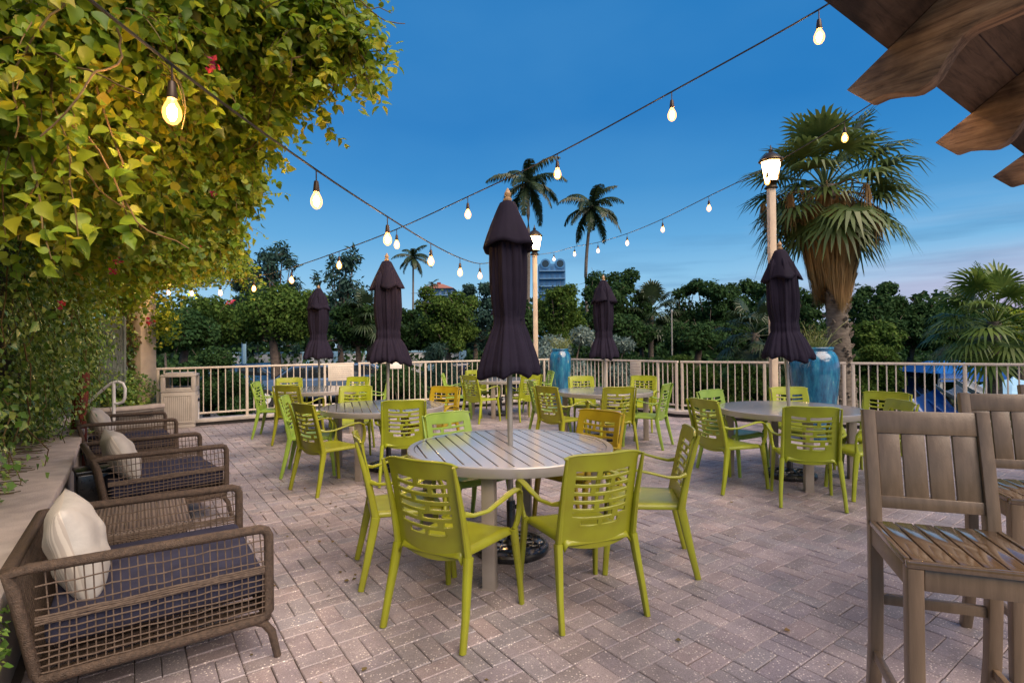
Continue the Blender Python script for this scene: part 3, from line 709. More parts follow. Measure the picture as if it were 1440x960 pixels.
# ------------------------------------------------------------ wicker lounge chairs (face +Y), width .93, depth .88
def lounge_meshes():
    L = {}; w = .445; f = .43; b = -.43; hb, ht = .19, .60
    for s in (-1, 1):
        x = s*w
        path = [(x,b+.06,hb), (x,f-.03,hb), (x,f,hb+.03), (x,f,ht-.035), (x,f-.012,ht-.010), (x,f-.035,ht), (x,b+.03,ht+.015), (x,b-.03,ht+.005), (x,b-.01,ht-.06), (x,b+.05,hb+.03)]
        mb = MB().tube(path, .021, 12, up=(1,0,0), closed=True)
        random.seed(4+s)
        L['side_frame', s] = mb.mesh('side_frame', 'rattan', True)
        mb = MB()
        n = 28
        for i in range(1, n):
            y = b+.06+(f-b-.06)*i/n; xx = x+random.uniform(-.002,.002)
            mb.rect([(xx, y, hb+.01), (xx+random.uniform(-.003,.003), y+random.uniform(-.005,.005), .4), (xx, y-.01, ht)], .005, .005, up=(0,1,0))
        zs = [.455,.498,.545]+[.215+.026*i for i in range(8)]
        for z in zs:
            pts = [(x+.004*s+.002*math.sin(q*3), b+.05+(f-b-.05)*q/14, z+random.uniform(-.004,.004)) for q in range(15)]
            mb.rect(pts, .0055, .0055)
        for q in range(4):
            pts = [(x+.007*s, b+.05+(f-b-.05)*i/16, .405+.008*q+random.uniform(-.003,.003)) for i in range(17)]
            mb.rect(pts, .008, .008)
        L['rope_panel', s] = mb.mesh('rope_panel', 'rope', True)
        L['leg', s, 0] = MB().tube([(x,f-.20,hb-.005), (x,f-.06,hb-.006), (x,f-.02,hb-.025), (x,f+.01,hb-.07), (x,f+.035,0)], [.014,.017,.018,.018,.016], 10, up=(1,0,0)).mesh('leg', 'rattan', True)
        L['leg', s, 1] = MB().tube([(x,b+.24,hb-.005), (x,b+.10,hb-.006), (x,b+.06,hb-.025), (x,b+.04,hb-.07), (x,b+.02,0)], [.014,.017,.018,.018,.016], 10, up=(1,0,0)).mesh('leg', 'rattan', True)
    mb = MB().tube([(-w,b-.005,ht+.008), (-w+.02,b-.03,ht+.01), (w-.02,b-.03,ht+.01), (w,b-.005,ht+.008)], .023, 12)
    L['back_rail', 0] = mb.mesh('back_rail', 'rattan', True)
    L['cross_bar', 0] = MB().tube([(-w,b+.06,hb), (w,b+.06,hb)], .018, 10).mesh('cross_bar', 'rattan', True); L['cross_bar', 1] = MB().tube([(-w,f-.01,hb), (w,f-.01,hb)], .018, 10).mesh('cross_bar', 'rattan', True)
    mb = MB()
    for i in range(1, 30):
        x = -w+2*w*i/30; mb.rect([(x,b+.05,hb), (x,b-.025,ht)], .005, .005, up=(0,1,0))
    for i in range(1, 16):
        z = hb+(ht-hb)*i/16; y = b+.05-.075*(z-hb)/(ht-hb); mb.rect([(-w,y-.004,z), (w,y-.004,z)], .0055, .0055)
    L['back_panel', 0] = mb.mesh('back_panel', 'rope', True)
    mb = MB()
    for i in range(11): mb.box((-w+.03+2*(w-.03)*i/10, (f+b)/2+.02, hb+.008), (.04, f-b-.08, .012))
    mb.box((0, f-.012, .245), (2*w-.04, .012, .10))
    L['seat_base', 0] = mb.mesh('seat_base', 'rattan', bev=.002)
    mb = MB().box((0,.03,.345), (.845,.78,.115)); o = mb.build('tmp', 'navy', bev=.035, seg=4); L['seat_cushion', 0] = o.data; bpy.data.objects.remove(o)
    return L
LM = lounge_meshes()
def lounge(cx, cy, hd, label):
    t = thing('lounge_chair', label, 'lounge chair', (cx, cy, 0), -R(hd), 'wicker lounge chairs along the planter wall')
    for k, me in LM.items(): link(k[0], me, t)
    return t
def pillow(cx, cy, hd, label, m, m2, tilt=24, w=.52, h=.44, yaw=0, off=-.26, side=0, z=.585):
    # soft square: two inflated sheets, seam around
    n = 22; mb = MB(); idx = {}
    for s in (1, -1):
        for i in range(n+1):
            for j in range(n+1):
                u = -1+2*i/n; v = -1+2*j/n
                e = (1-abs(u)**2.6)*(1-abs(v)**2.6); th = .10*max(0, e)**.5
                x = u*w/2*(1-.07*(1-v*v)*0-.06*(v*v)*(1-abs(u))); x *= (1-.05*(1-v*v)); zz = v*h/2*(1-.06*(1-u*u))
                th += .006*math.sin(7*u+3*v)*e+.005*math.sin(9*v-4*u)*e
                idx[s, i, j] = len(mb.v); mb.v.append((x, s*th, zz))
    for s in (1, -1):
        for i in range(n):
            for j in range(n):
                q = (idx[s,i,j], idx[s,i+1,j], idx[s,i+1,j+1], idx[s,i,j+1]); mb.f.append(q if s < 0 else q[::-1])
    a = -R(hd); Rz = Matrix.Rotation(a, 4, 'Z'); p = Rz @ Vector((side, off, z))
    me = mb.mesh('throw_pillow', m, smooth='all')
    me.materials.append(M[m2]); half = len(me.polygons)//2
    bm = bmesh.new(); bm.from_mesh(me); bmesh.ops.remove_doubles(bm, verts=bm.verts, dist=.0008); bm.to_mesh(me); bm.free()
    for pl in me.polygons: pl.material_index = 1 if pl.normal.y > 0 else 0
    o = link('throw_pillow', me); o.matrix_world = Matrix.Translation(Vector((cx, cy, 0))+p.to_3d()) @ Matrix.Rotation(a+R(yaw), 4, 'Z') @ Matrix.Rotation(R(tilt), 4, 'X')
    tag(o, label, 'pillow', 'cream pillows on the lounge chairs')
L1 = (-1.74, 2.585); h1 = 55
lounge(*L1, h1, 'nearest wicker lounge chair with a navy cushion, bottom left of the photo')
pillow(*L1, h1, 'big cream pillow with a back painted with mesh-shadow stripes on the nearest lounge chair', 'cream', 'stripe', side=.09, w=.46, h=.43, z=.575, off=-.28, yaw=3, tilt=14)
L2 = (-3.06, 4.58); lounge(*L2, 47, 'middle wicker lounge chair beyond the woven side table')
pillow(*L2, 47, 'cream pillow on the middle lounge chair', 'cream', 'stripe', w=.5, h=.42, z=.575, side=.1)
L3 = (-4.56, 6.32); lounge(*L3, 50, 'farthest wicker lounge chair, in front of the litter bin')
pillow(*L3, 50, 'cream pillow on the farthest lounge chair', 'cream', 'stripe', w=.5, h=.42, z=.575, side=.1)
# woven side table
t = thing('side_table', 'low woven side table between the nearest and middle lounge chairs', 'side table', (-2.28, 3.20, 0), -R(55))
MB().box((0,0,.415), (.62,.56,.03)).build('table_top', 'weave', t, bev=.008)
MB().box((0,0,.22), (.58,.52,.36)).build('woven_body', 'weave', t, bev=.01)
for sx in (-1, 1):
    for sy in (-1, 1): MB().box((sx*.26, sy*.23, .02), (.05,.05,.04)).build('leg', 'rattan', t, bev=.004)

# ------------------------------------------------------------ litter bin
b = G(238, 603); yaw = R(24)
t = thing('litter_bin', 'tan plastic litter bin with a hooded top, standing by the vine column', 'litter bin', (b.x+.02, b.y+.30, 0), yaw)
MB().box((0,0,.04), (.50,.50,.08)).build('plinth', 'bin', t, bev=.01)
MB().box((0,0,.36), (.54,.54,.58)).build('body', 'bin', t, bev=.02)
for (dx, dy, a) in ((0,-1,0), (-1,0,90), (1,0,90), (0,1,0)):
    mb = MB()
    for i in range(13):
        u = -.18+.03*i; c = (u, dy*.272, .345) if dx == 0 else (dx*.272, u, .345)
        mb.box(c, (.016,.012,.46) if dx == 0 else (.012,.016,.46))
    for z in (.11,.585):
        mb.box((0, dy*.273, z) if dx == 0 else (dx*.273, 0, z), (.43,.014,.02) if dx == 0 else (.014,.43,.02))
    for u in (-.206,.206):
        mb.box((u, dy*.273, .3475) if dx == 0 else (dx*.273, u, .3475), (.018,.014,.455) if dx == 0 else (.014,.018,.455))
    mb.build('ribbed_panel', 'bin', t, bev=.002)
mb = MB()
for sx in (-1, 1):
    for sy in (-1, 1): mb.box((sx*.235, sy*.235, .79), (.075,.075,.26))
mb.box((0,0,.665), (.55,.55,.03)); mb.box((0,0,.94), (.55,.55,.05)); mb.box((0,0,.975), (.46,.46,.03))
for s in (-1, 1): mb.box((0, s*.255, .70), (.40,.03,.05)); mb.box((s*.255, 0, .70), (.03,.40,.05))
mb.build('hood', 'bin', t, bev=.014)
MB().box((0,0,.672), (.40,.40,.03)).build('liner', 'dark', t)
# small grey bin beside it
p = at(274, 570, 9.9)
t = thing('ash_urn', 'small pale cylinder with a black cap just right of the litter bin', 'ashtray', (p.x, p.y, 0))
MB().lathe([(.07,0), (.07,.44), (.075,.45)], 24).build('body', 'white', t, smooth=True)
MB().lathe([(.085,.45), (.085,.49), (.05,.52)], 24).build('cap', 'black', t, smooth=True)

# ------------------------------------------------------------ planter wall along the lounge chairs
edge = [Vector((-1.25, 1.05, 0)), Vector((-1.82, 1.86, 0)), Vector((-2.68, 3.06, 0)), Vector((-3.56, 4.3, 0)), Vector((-5.2, 6.5, 0)), Vector((-6.0, 7.5, 0))]
def bandwall(pts, d0, d1, z0, z1):
    mb = MB(); vs = []
    for i, p in enumerate(pts):
        a = pts[max(0, i-1)]; c = pts[min(len(pts)-1, i+1)]; tt = (c-a).normalized(); nn = Vector((-tt.y, tt.x, 0))
        for d, z in ((d0,z0), (d1,z0), (d1,z1), (d0,z1)): q = p+nn*d; vs.append((q.x, q.y, z))
    n = len(pts)
    return mb.add(vs, [(i*4+q, i*4+(q+1) % 4, i*4+4+(q+1) % 4, i*4+4+q) for i in range(n-1) for q in range(4)]+[(0,1,2,3), ((n-1)*4+3, (n-1)*4+2, (n-1)*4+1, (n-1)*4)])
edge2 = []
for a, c in zip(edge, edge[1:]):
    for q in range(6): edge2.append(a+(c-a)*q/6)
edge2.append(edge[-1])
t = thing('planter_wall', 'low pale stone planter wall behind the lounge chairs, ivy spilling on it', 'wall', edge[0])
for nm, mb, m, bv in (('coping', bandwall(edge2, 0, .62, .43, .50), 'cap', .012), ('wall_body', bandwall(edge2, .03, .58, -.01, .43), 'wallp', 0)):
    mb.v = [(v[0]-edge[0].x, v[1]-edge[0].y, v[2]) for v in mb.v]; mb.build(nm, m, t, bev=bv)
# storage box behind second chair
p = G(108, 705)
t = thing('storage_box', 'black equipment case squeezed between the planter wall and the middle lounge chair', 'box', (-3.42, 4.50, 0), R(-46+90))
MB().box((0,0,.21), (.42,.26,.42)).build('case', 'black', t, bev=.012)
MB().box((0,0,.435), (.44,.28,.03)).build('lid', 'black', t, bev=.008)
MB().tube([(-.08,0,.45), (-.08,0,.475), (.08,0,.475), (.08,0,.45)], .008, 8, up=(0,1,0)).build('handle', 'black', t, smooth=True)
# curved planter at the far left
c0 = Vector((-7.3, 9.6, 0)); t = thing('curved_planter', 'low grey curved planter kerb round the foot of the vine column', 'planter', c0)
arc = [Vector((1.15*math.cos(a)*1.0, 1.0*math.sin(a), 0)) for a in [R(-165+i*12) for i in range(14)]]
mb = bandwall(arc, 0, .16, .0, .40); mb.build('kerb_wall', 'wallp', t)
mb = bandwall(arc, -.03, .20, .40, .46); mb.build('coping', 'cap', t, bev=.01)
MB().poly([tuple(v.xy) for v in arc], .25, .36).build('soil', 'dark', t)
# handrail
p = at(160, 560, 8.2)
t = thing('handrail', 'white tubular metal handrail with a rounded end beside the planter', 'handrail', (p.x, p.y, 0), R(8))
MB().tube([(0,0,0), (0,0,.93)], .024, 12).build('upright', 'white', t, smooth=True)
MB().tube([(-.75,0,.50), (-.36,0,.62), (-.12,0,.84), (-.03,0,.91), (.06,0,.93), (.13,0,.90), (.16,0,.82), (.155,0,.68), (.13,0,.62), (.06,0,.59), (0,0,.60)], .022, 12, up=(0,1,0)).build('rail', 'white', t, smooth=True)
MB().tube([(-.68,0,0), (-.68,0,.52)], .020, 12).build('upright', 'white', t, smooth=True)

# ------------------------------------------------------------ glazed pots
def pot(x, y, rmax, h, label, n=60, seed=1):
    t = thing('glazed_pot', label, 'pot', (x, y, 0)); s = rmax
    prof = [(.55*s, 0), (.60*s, .02), (.66*s, .10*h), (.80*s, .28*h), (.93*s, .50*h), (1.0*s, .70*h), (1.0*s, .82*h), (.93*s, .90*h), (.80*s, .945*h), (.74*s, .955*h), (.78*s, .975*h), (.80*s, .99*h), (.78*s, h), (.70*s, h), (.66*s, .93*h), (.2*s, .92*h)]
    MB().lathe(prof, 56).build('urn', 'pot', t, smooth='all')
    rg = np.random.default_rng(seed); mb = MB(); P = []
    for i in range(n):
        a = rg.uniform(0, 6.28); r0 = rg.uniform(0, .5)*s; L = rg.uniform(.12, .46)*(1.5 if i % 9 == 0 else 1); out = rg.uniform(.2, 1.2)
        q = Vector((r0*math.cos(a), r0*math.sin(a), .93*h)); pts = [q.copy()]
        for k in range(5):
            a += rg.normal()*.35; q = q+Vector((math.cos(a)*out*L/6, math.sin(a)*out*L/6, L/5*(1 if k < 3 else .5))); pts.append(q.copy())
            for _ in range(4): P.append(q+Vector(rg.normal(size=3)*.02))
        mb.tube(pts, [.006,.005,.004,.004,.003,.002], 4)
    st = mb.build('stems', 'spindle', t)
    leaves('foliage', [tuple(p) for p in P], .045, 'spindle', t, 'needle', dirn=np.array([0,0,.7]))
p4 = at(1145, 560, 7.85)
pot(p4.x, p4.y, .33, 1.35, 'large turquoise glazed urn with spindly yellow-green succulent behind the right-hand table', 70, 2)
p5 = at(788, 540, 12.3)
pot(p5.x, p5.y, .25, 1.33, 'slim turquoise glazed pot near the far lamp post', 50, 3)

# ------------------------------------------------------------ lamp posts
def lamp(px, py, Y, zc, label, s=1):
    p = at(px, py, Y); t = thing('lamp_post', label, 'lamp post', (p.x, p.y, 0))
    MB().box((0,0,.15), (.20,.20,.30)).build('foot', 'post', t, bev=.01)
    MB().rect([(0,0,.28), (0,0,zc-.30)], .115*s, .115*s, up=(0,1,0), rd=.15).build('pole', 'post', t, smooth=True)
    MB().lathe([(.05,zc-.32), (.11,zc-.30), (.09,zc-.27), (.06,zc-.24), (.10,zc-.205), (.12,zc-.195)], 24).build('capital', 'bronze', t, smooth=True)
    g_ = MB(); g_.lathe([(.105,zc-.19), (.165,zc+.14)], 6); g_.build('glass', 'lampglow', t)
    fr = MB()
    for i in range(6):
        a = 2*PI*i/6; fr.tube([(.110*math.cos(a), .110*math.sin(a), zc-.20), (.172*math.cos(a), .172*math.sin(a), zc+.15)], .007, 6)
    fr.lathe([(.115,zc-.205), (.125,zc-.20), (.125,zc-.185), (.112,zc-.18)], 6); fr.lathe([(.17,zc+.135), (.185,zc+.14), (.185,zc+.16), (.17,zc+.165)], 6)
    fr.build('lantern_frame', 'bronze', t)
    MB().lathe([(.20,zc+.16), (.19,zc+.18), (.12,zc+.25), (.05,zc+.30), (.03,zc+.31), (.04,zc+.34), (.015,zc+.37), (.006,zc+.43)], 12).build('lantern_roof', 'bronze', t, smooth=True)
    return t
lamp(1084.5, 271, 9.0, 4.33, 'tall cream lamp post with a glowing lantern in front of the big fan palm')
lamp(752, 371, 13.0, 3.92, 'cream lamp post with a glowing lantern just right of the main umbrella')

# ------------------------------------------------------------ string lights
def strand(cable, bulbs, label, hang=.12, s=1):
    t = thing('string_lights', label, 'string lights', cable[0])
    o = Vector(cable[0]); pts = [Vector(p) for p in cable]; den = []
    for i in range(len(pts)-1):
        a = pts[max(0, i-1)]; b_ = pts[i]; c = pts[i+1]; d = pts[min(len(pts)-1, i+2)]
        for q in range(5):
            u = q/5; den.append(.5*((2*b_)+(c-a)*u+(2*a-5*b_+4*c-d)*u*u+(3*b_-a-3*c+d)*u**3)-o)
    den.append(pts[-1]-o)
    MB().tube(den, .0055, 6).build('cable', 'wire', t, smooth=True)
    bm_ = MB().lathe([(.010,.0), (.014,-.012), (.022,-.028), (.029,-.045), (.0305,-.062), (.027,-.078), (.017,-.092), (.006,-.098)], 20).mesh('bulb', 'bulb', 'all')
    sm = MB().lathe([(.006,.052), (.011,.05), (.014,.03), (.017,.0), (.016,-.008)], 14).tube([(0,0,.05), (0,0,.115)], .0035, 6, up=(0,1,0)).mesh('socket', 'socket', True)
    fm = MB().lathe([(.004,-.028), (.013,-.040), (.0155,-.056), (.011,-.072), (.003,-.080)], 12).mesh('filament', 'filament', 'all')
    for p in bulbs:
        q = Vector(p)-o+Vector((0,0,.045))
        so = link('socket', sm, t, q); bo = link('bulb', bm_, t, q); link('filament', fm, bo)
Zb = lambda x: 4400/(x+225)
bb = [(1152,50), (945,160), (784,243), (658,300), (558,343), (477,372), (410,393), (357,405), (310,411), (270,412), (237,411)]
Bp = [at(x, y, Zb(x)) for x, y in bb]; up = Vector((0,0,.155))
Bc = [at(1262, -45, 3.0)+Vector((0,0,.06))]+[p+up for p in Bp]+[Vector((-6.55, 9.75, 2.78))]
strand(Bc, Bp, 'longest string of bulbs, sweeping from the top edge down to the vine column')
Zc = lambda x: 3680/(x-487)
cb = [(1188,193), (1079,254), (997,292), (932,322), (882,341), (841,352), (808,357), (779,364)]
Cp = [at(x, y, Zc(x)) for x, y in cb]
lp = at(752, 371, 13.0)
Cc = [at(1330, 75, 4.45)]+[p+up for p in Cp]+[Vector((lp.x, lp.y-.08, 3.60))]
strand(Cc, Cp, 'string of bulbs from the timber eave past the fan palm to the far lamp post')
Za = lambda x: 1078/(827-x)
ab = [(242,154), (445,280), (545,335), (606,366), (647,382), (675,387)]
Ap = [at(x, y, Za(x)) for x, y in ab]; e = Ap[-1]-Ap[-2]
Ap2 = [Ap[-1]+e*1.0+Vector((0,0,.10)), Ap[-1]+e*2.0+Vector((0,0,.22)), Ap[-1]+e*3.0+Vector((0,0,.38))]
Ac = [Ap[0]+(Ap[0]-Ap[1])*1.0+Vector((0,0,.22))]+[p+up for p in Ap+Ap2]+[Vector((lp.x, lp.y-.08, 3.55))]
strand(Ac, Ap+Ap2, 'string of bulbs leaving the overhanging vine at upper left and passing behind the main umbrella')

# ------------------------------------------------------------ timber eave, upper right
tip = Vector((1.61, 2.54, 2.63)); pitch = math.tan(R(34))
prof = [(0,0), (.085,-.085), (.10,-.090), (.15,-.083), (.207,-.094), (.25,-.108), (.281,-.112), (.32,-.098), (.352,-.070), (.38,-.025), (.406,.018), (.44,.052), (.48,.071), (.562,.075), (.64,.080), (.74,.115), (.9,.22), (2.0,.96), (2.0,1.349)]

rt = None
t = thing('timber_eave', 'weathered brown timber eave with curved rafter tails in the upper right corner', 'eave', tip)
for k in range(0, 6):
    mb = MB(); n = len(prof); wd = .085
    vs = []
    for off in (0, wd):
        for (s, z) in prof: q = E*(k*1.19+off)+RR*s; vs.append((q.x, q.y, z))
    mb.add(vs, [tuple(range(n)), tuple(range(n, 2*n))[::-1]]+[(i, (i+1) % n, n+(i+1) % n, n+i) for i in range(n)])
    mb.build('rafter', 'beam', t, bev=.004)
bd = MB(); s0 = .17
for i in range(9):
    a, b_ = s0+i*.205, s0+(i+1)*.205-.006
    vs = []
    for s in (a, b_):
        for dz in (.004, .030):
            for k in (-.75, 6.2):
                q = E*(k*1.19)+RR*s; vs.append((q.x, q.y, s*pitch+dz))
    bd.add(vs, [(0,1,3,2), (4,6,7,5), (0,4,5,1), (2,3,7,6), (0,2,6,4), (1,5,7,3)])
bd.build('roof_boards', 'board', t)
bmm = MB(); a = E*(-.7*1.19)+RR*1.35; c = E*(6.2*1.19)+RR*1.35
bmm.rect([(a.x, a.y, 1.35*pitch-.42), (c.x, c.y, 1.35*pitch-.42)], .14, .24, rd=.05); bmm.build('header_beam', 'beam', t)
for k in (3.4, 5.9):
    q = E*(k*1.19)+RR*1.35; MB().box((q.x, q.y, (-2.63+1.35*pitch-.54)/2), (.2,.2,2.63+1.35*pitch-.54), math.atan2(E.y, E.x)).build('column', 'beam', t)
# ------------------------------------------------------------ ivy mass on the left
fr = [Vector((-1.9,.3,0)), Vector((-2.55,1.6,0)), Vector((-3.25,3.15,0)), Vector((-4.45,5.0,0)), Vector((-5.45,6.6,0)), Vector((-6.65,8.3,0)), Vector((-7.2,9.0,0))]
def polyat(pl, s):
    seg = [(b-a).length for a, b in zip(pl, pl[1:])]; d = s*sum(seg)
    for (a, b), l in zip(zip(pl, pl[1:]), seg):
        if d <= l or b is pl[-1]:
            tt = (b-a).normalized(); return a+tt*d, tt
        d -= l
hedge = thing('ivy_hedge', 'tall dense ivy-covered wall of foliage down the left side above the planter', 'hedge', (0,0,0))
def ivywall(n, z0, z1, size, m, bulge, name, dep=.35, smin=0, smax=1):
    P = []; NN = []
    S = rng.uniform(smin, smax, n); Z = z0+(z1-z0)*rng.random(n)
    for s, z in zip(S, Z):
        p, tt = polyat(fr, s); nn = Vector((tt.y, -tt.x, 0))
        w = .16*math.sin(7*s*PI+z*2)+.12*math.sin(19*s+3*z)+.08*math.sin(41*s-5*z)
        over = bulge(z)
        if z < 1.0: w -= .16+.25*max(0, .8-z)
        q = p+nn*(w+over+rng.normal()*dep*.35-abs(rng.normal())*dep*.4)
        P.append((q.x, q.y, z)); NN.append((nn.x, nn.y, .35))
    return leaves(name, P, size, m, hedge, 'leaf', nrm=np.array(NN)*1.0, dirn=np.array([.1,-.05,-.9]), jn=.55, jd=.6)
bul = lambda z: (.30*max(0, z-2.0)**1.2 if z > 2.0 else 0)
ivywall(34000, .50, 3.1, .056, 'ivy', bul, 'ivy_leaves')
ivywall(9000, .50, 1.6, .045, 'ivy', lambda z: -.10, 'ivy_leaves', .2)
ivywall(9000, 2.6, 4.6, .095, 'vine', bul, 'vine_leaves', .5)
# opaque dark sheet added behind the leaves to stop see-through
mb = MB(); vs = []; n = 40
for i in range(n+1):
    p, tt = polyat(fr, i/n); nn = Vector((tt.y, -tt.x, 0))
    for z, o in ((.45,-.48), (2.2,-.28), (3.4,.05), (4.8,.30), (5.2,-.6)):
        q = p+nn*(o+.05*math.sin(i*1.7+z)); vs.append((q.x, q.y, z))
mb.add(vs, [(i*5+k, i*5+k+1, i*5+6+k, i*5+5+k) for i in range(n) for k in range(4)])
mb.build('dark_backing', mat('dark_backing', (.018,.022,.010), 1, nscale=6, col2=(.03,.022,.012), bump=1, bscale=12), hedge, smooth='all')
# stems
mb = MB()
for i in range(150):
    s = rng.uniform(0, 1); p, tt = polyat(fr, s); nn = Vector((tt.y, -tt.x, 0)); z = rng.uniform(1.0, 4.2); a = []
    q = p+nn*(bul(z)+rng.uniform(-.05, .18))
    for k in range(7):
        a.append((q.x, q.y, z)); q = q+tt*rng.normal()*.10+nn*rng.normal()*.04; z -= rng.uniform(.02, .22)
    mb.tube(a, [.006,.0055,.005,.0045,.004,.003,.002], 5)
mb.build('stems', 'dry', hedge)
# ivy runners over the coping
P = []; mb = MB()
for i in range(70):
    s = rng.uniform(.18, .78); p, tt = polyat(edge, min(1, s)); nn = Vector((tt.y, -tt.x, 0)); q = p-nn*.46; d = nn*rng.uniform(.01,.045); a = []
    for k in range(7):
        a.append((q.x, q.y, .507)); q = q+d+tt*rng.normal()*.03
        if rng.random() < .22: P.append((q.x, q.y, .515))
    mb = MB().tube(a, .0025, 4); mb.build('runner', 'dry', hedge)
leaves('fallen_leaves', P, .04, 'ivy', hedge, 'leaf', nrm=np.array([0,0,3.]), jn=.5)

P = []; Nn = []
for i in range(420):
    s = rng.uniform(.03, .20); p, tt = polyat(edge, s); nn = Vector((tt.y, -tt.x, 0)); z = .52-abs(rng.normal())*.16; amp = .5+.5*math.sin(s*47)*math.sin(s*19+1)
    if rng.random() > amp*1.1: continue
    q = p+nn*(.004+rng.random()*.02); P.append((q.x, q.y, z)); Nn.append((nn.x, nn.y, .6))
leaves('draping_leaves', P, .042, 'ivy', hedge, 'leaf', nrm=np.array(Nn))
# ------------------------------------------------------------ overhanging flowering vine
vine = thing('flowering_vine', 'broad yellow-green flowering vine overhanging the upper left corner, lit by a string bulb', 'vine', (0,0,0))
cl = [(470,60,2.5,.13,.6),(440,45,2.6,.20,1),(400,100,2.7,.2,1),(455,15,2.6,.2,1),(350,50,2.6,.34,1.6),(350,140,2.9,.26,1.3),(310,195,3.2,.26,1.2),(290,110,2.7,.36,1.8),(240,40,2.3,.36,1.8),
      (250,190,3.0,.30,1.5),(180,90,2.3,.34,1.7),(120,30,2.0,.34,1.6),(60,80,2.0,.34,1.6),(20,180,2.1,.30,1.3),(100,190,2.4,.34,1.6),(180,210,2.8,.34,1.6),(60,270,2.5,.28,1.2),
      (330,255,4.2,.20,1.0),(300,270,4.3,.32,1.4),(230,270,3.9,.38,1.6),(160,290,3.8,.36,1.3),(310,330,6.0,.30,1.0),(280,325,6.0,.44,1.5),(230,340,5.4,.45,1.6),(170,350,5.0,.42,1.3),
      (110,330,4.2,.4,1.2),(300,362,8.8,.40,.9),(265,355,8.6,.46,1.2),(335,378,9.6,.26,.4),(215,380,8.6,.40,1.0),(180,410,8.4,.35,.8),(130,395,8.4,.6,1.0),(105,420,7.8,.5,1.0),(150,430,9.6,.45,.7),(80,390,5.6,.4,1.2),(400,-20,2.5,.3,1.2),(465,35,2.5,.14,.5),(250,-30,2.2,.4,1.2),(490,62,2.5,.07,.2),(425,118,2.7,.1,.35),(345,212,3.2,.1,.3)]
PV, NV, DV, SV = [], [], [], []; cents = []
for px, py, Y, r, w in cl:
    c = at(px, py, Y); cents.append(c); n = int(900*w)
    P, d = ball(n, c, (r, r, r*.82), .15); P = P+rng.normal(size=P.shape)*.10*r
    PV.append(P); NV.append(d*.7+np.array([.1,-.3,.45])); SV.append(np.full(n, .050 if Y < 3.4 else .078 if Y < 5 else .085))
P = np.vstack(PV); NVa = np.vstack(NV); S = np.concatenate(SV)
lit = at(242,154,1.84); dist = np.linalg.norm(P-np.array(lit), axis=1)
keep = dist > .34; P, NVa, S, dist = P[keep], NVa[keep], S[keep], dist[keep]
gold = rng.random(len(P)) < .16
big = (dist < 2.4) & (rng.random(len(P)) < .7)
for nm, mk, m, sh in (('leaves', big & ~gold, 'vine', 'big'), ('leaves', ~big & ~gold, 'vine', 'leaf'), ('yellow_leaves', gold, 'vinegold', 'leaf')):
    leaves(nm, P[mk], S[mk], m, vine, sh, nrm=NVa[mk], dirn=np.array([.15,-.1,-.9]), jn=.5, jd=.5)
# trailing shoots at the right outline
mb = MB(); PL = []
shoots = [((430,30),(515,72),2.55), ((420,90),(455,132),2.7), ((380,10),(492,40),2.6), ((330,150),(440,128),2.8), ((300,190),(368,208),3.1), ((280,200),(365,170),3.1), ((270,270),(352,292),4.3), ((250,280),(322,318),4.4),
          ((280,340),(350,345),6.2), ((290,380),(372,400),8.8), ((250,300),(350,270),4.3), ((60,60),(110,330),1.9), ((120,60),(190,330),2.0), ((20,100),(70,360),1.9), ((160,120),(30,300),2.0), ((330,10),(230,130),2.3), ((200,20),(300,180),2.4), ((5,80),(190,130),1.8)]
for (a, b_, Y) in shoots:
    A = at(*a, Y); Bq = at(*b_, Y-.05); pts = []
    for k in range(10):
        f = k/9; q = A.lerp(Bq, f)+Vector((0, 0, .05*math.sin(f*PI)))*(Y/2.5)+Vector(rng.normal(size=3)*.008); pts.append(q)
        if f > .15:
            for _ in range(5): PL.append(tuple(q+Vector(rng.normal(size=3)*.022*Y/2.5)))
    mb.tube(pts, [.006*(1-.07*i) for i in range(10)], 5)
SG = []
for c, (px, py, Y, r, w) in zip(cents, cl):
    for _ in range(int(10+8*w)):
        dv = Vector(rng.normal(size=3)); dv.y -= .3; dv.normalize(); q = c+dv*r*.8; dv = (dv+Vector((.25, -.1, -.35))).normalized(); L_ = rng.uniform(.10, .26)*(1 if Y < 5 else 1.5); pts = []
        for k in range(7):
            pts.append(q); q = q+dv*L_/6; dv = (dv+Vector(rng.normal(size=3)*.12)+Vector((0,0,-.10))).normalized()
            if k > 0:
                for s_ in range(2): SG.append(tuple(q+Vector(rng.normal(size=3)*.010)))
        mb.tube(pts, [.003,.0028,.0025,.0022,.002,.0015,.001], 4)
SG = [q for q in SG if (Vector(q)-lit).length > .3]; PL = [q for q in PL if (Vector(q)-lit).length > .3]
leaves('sprig_leaves', SG, .046, 'vine', vine, 'big', nrm=np.array([.2,-.5,.5]), dirn=np.array([.4,0,-.8]), jn=.6)
leaves('shoot_leaves', PL, .062, 'vine', vine, 'big', nrm=np.array([.2,-.5,.5]), dirn=np.array([.5,0,-.7]), jn=.5)
for i in range(0, len(cents)-1):
    a, b_ = cents[i], cents[(i+3) % len(cents)]
    if (a-b_).length > .9: continue
    pts = [a.lerp(b_, k/7)+Vector(rng.normal(size=3)*.05) for k in range(8)]; mb.tube(pts, .007, 5)
    for _ in range(7):
        c = a+Vector(rng.normal(size=3)*.10); dv = Vector(rng.normal(size=3)); dv.z -= .6; dv.normalize(); q = c; pts = []
        for k in range(7): pts.append(q); q = q+dv*.03+Vector(rng.normal(size=3)*.012)
        mb.tube(pts, [.0045,.004,.0035,.003,.0028,.0025,.002], 4)
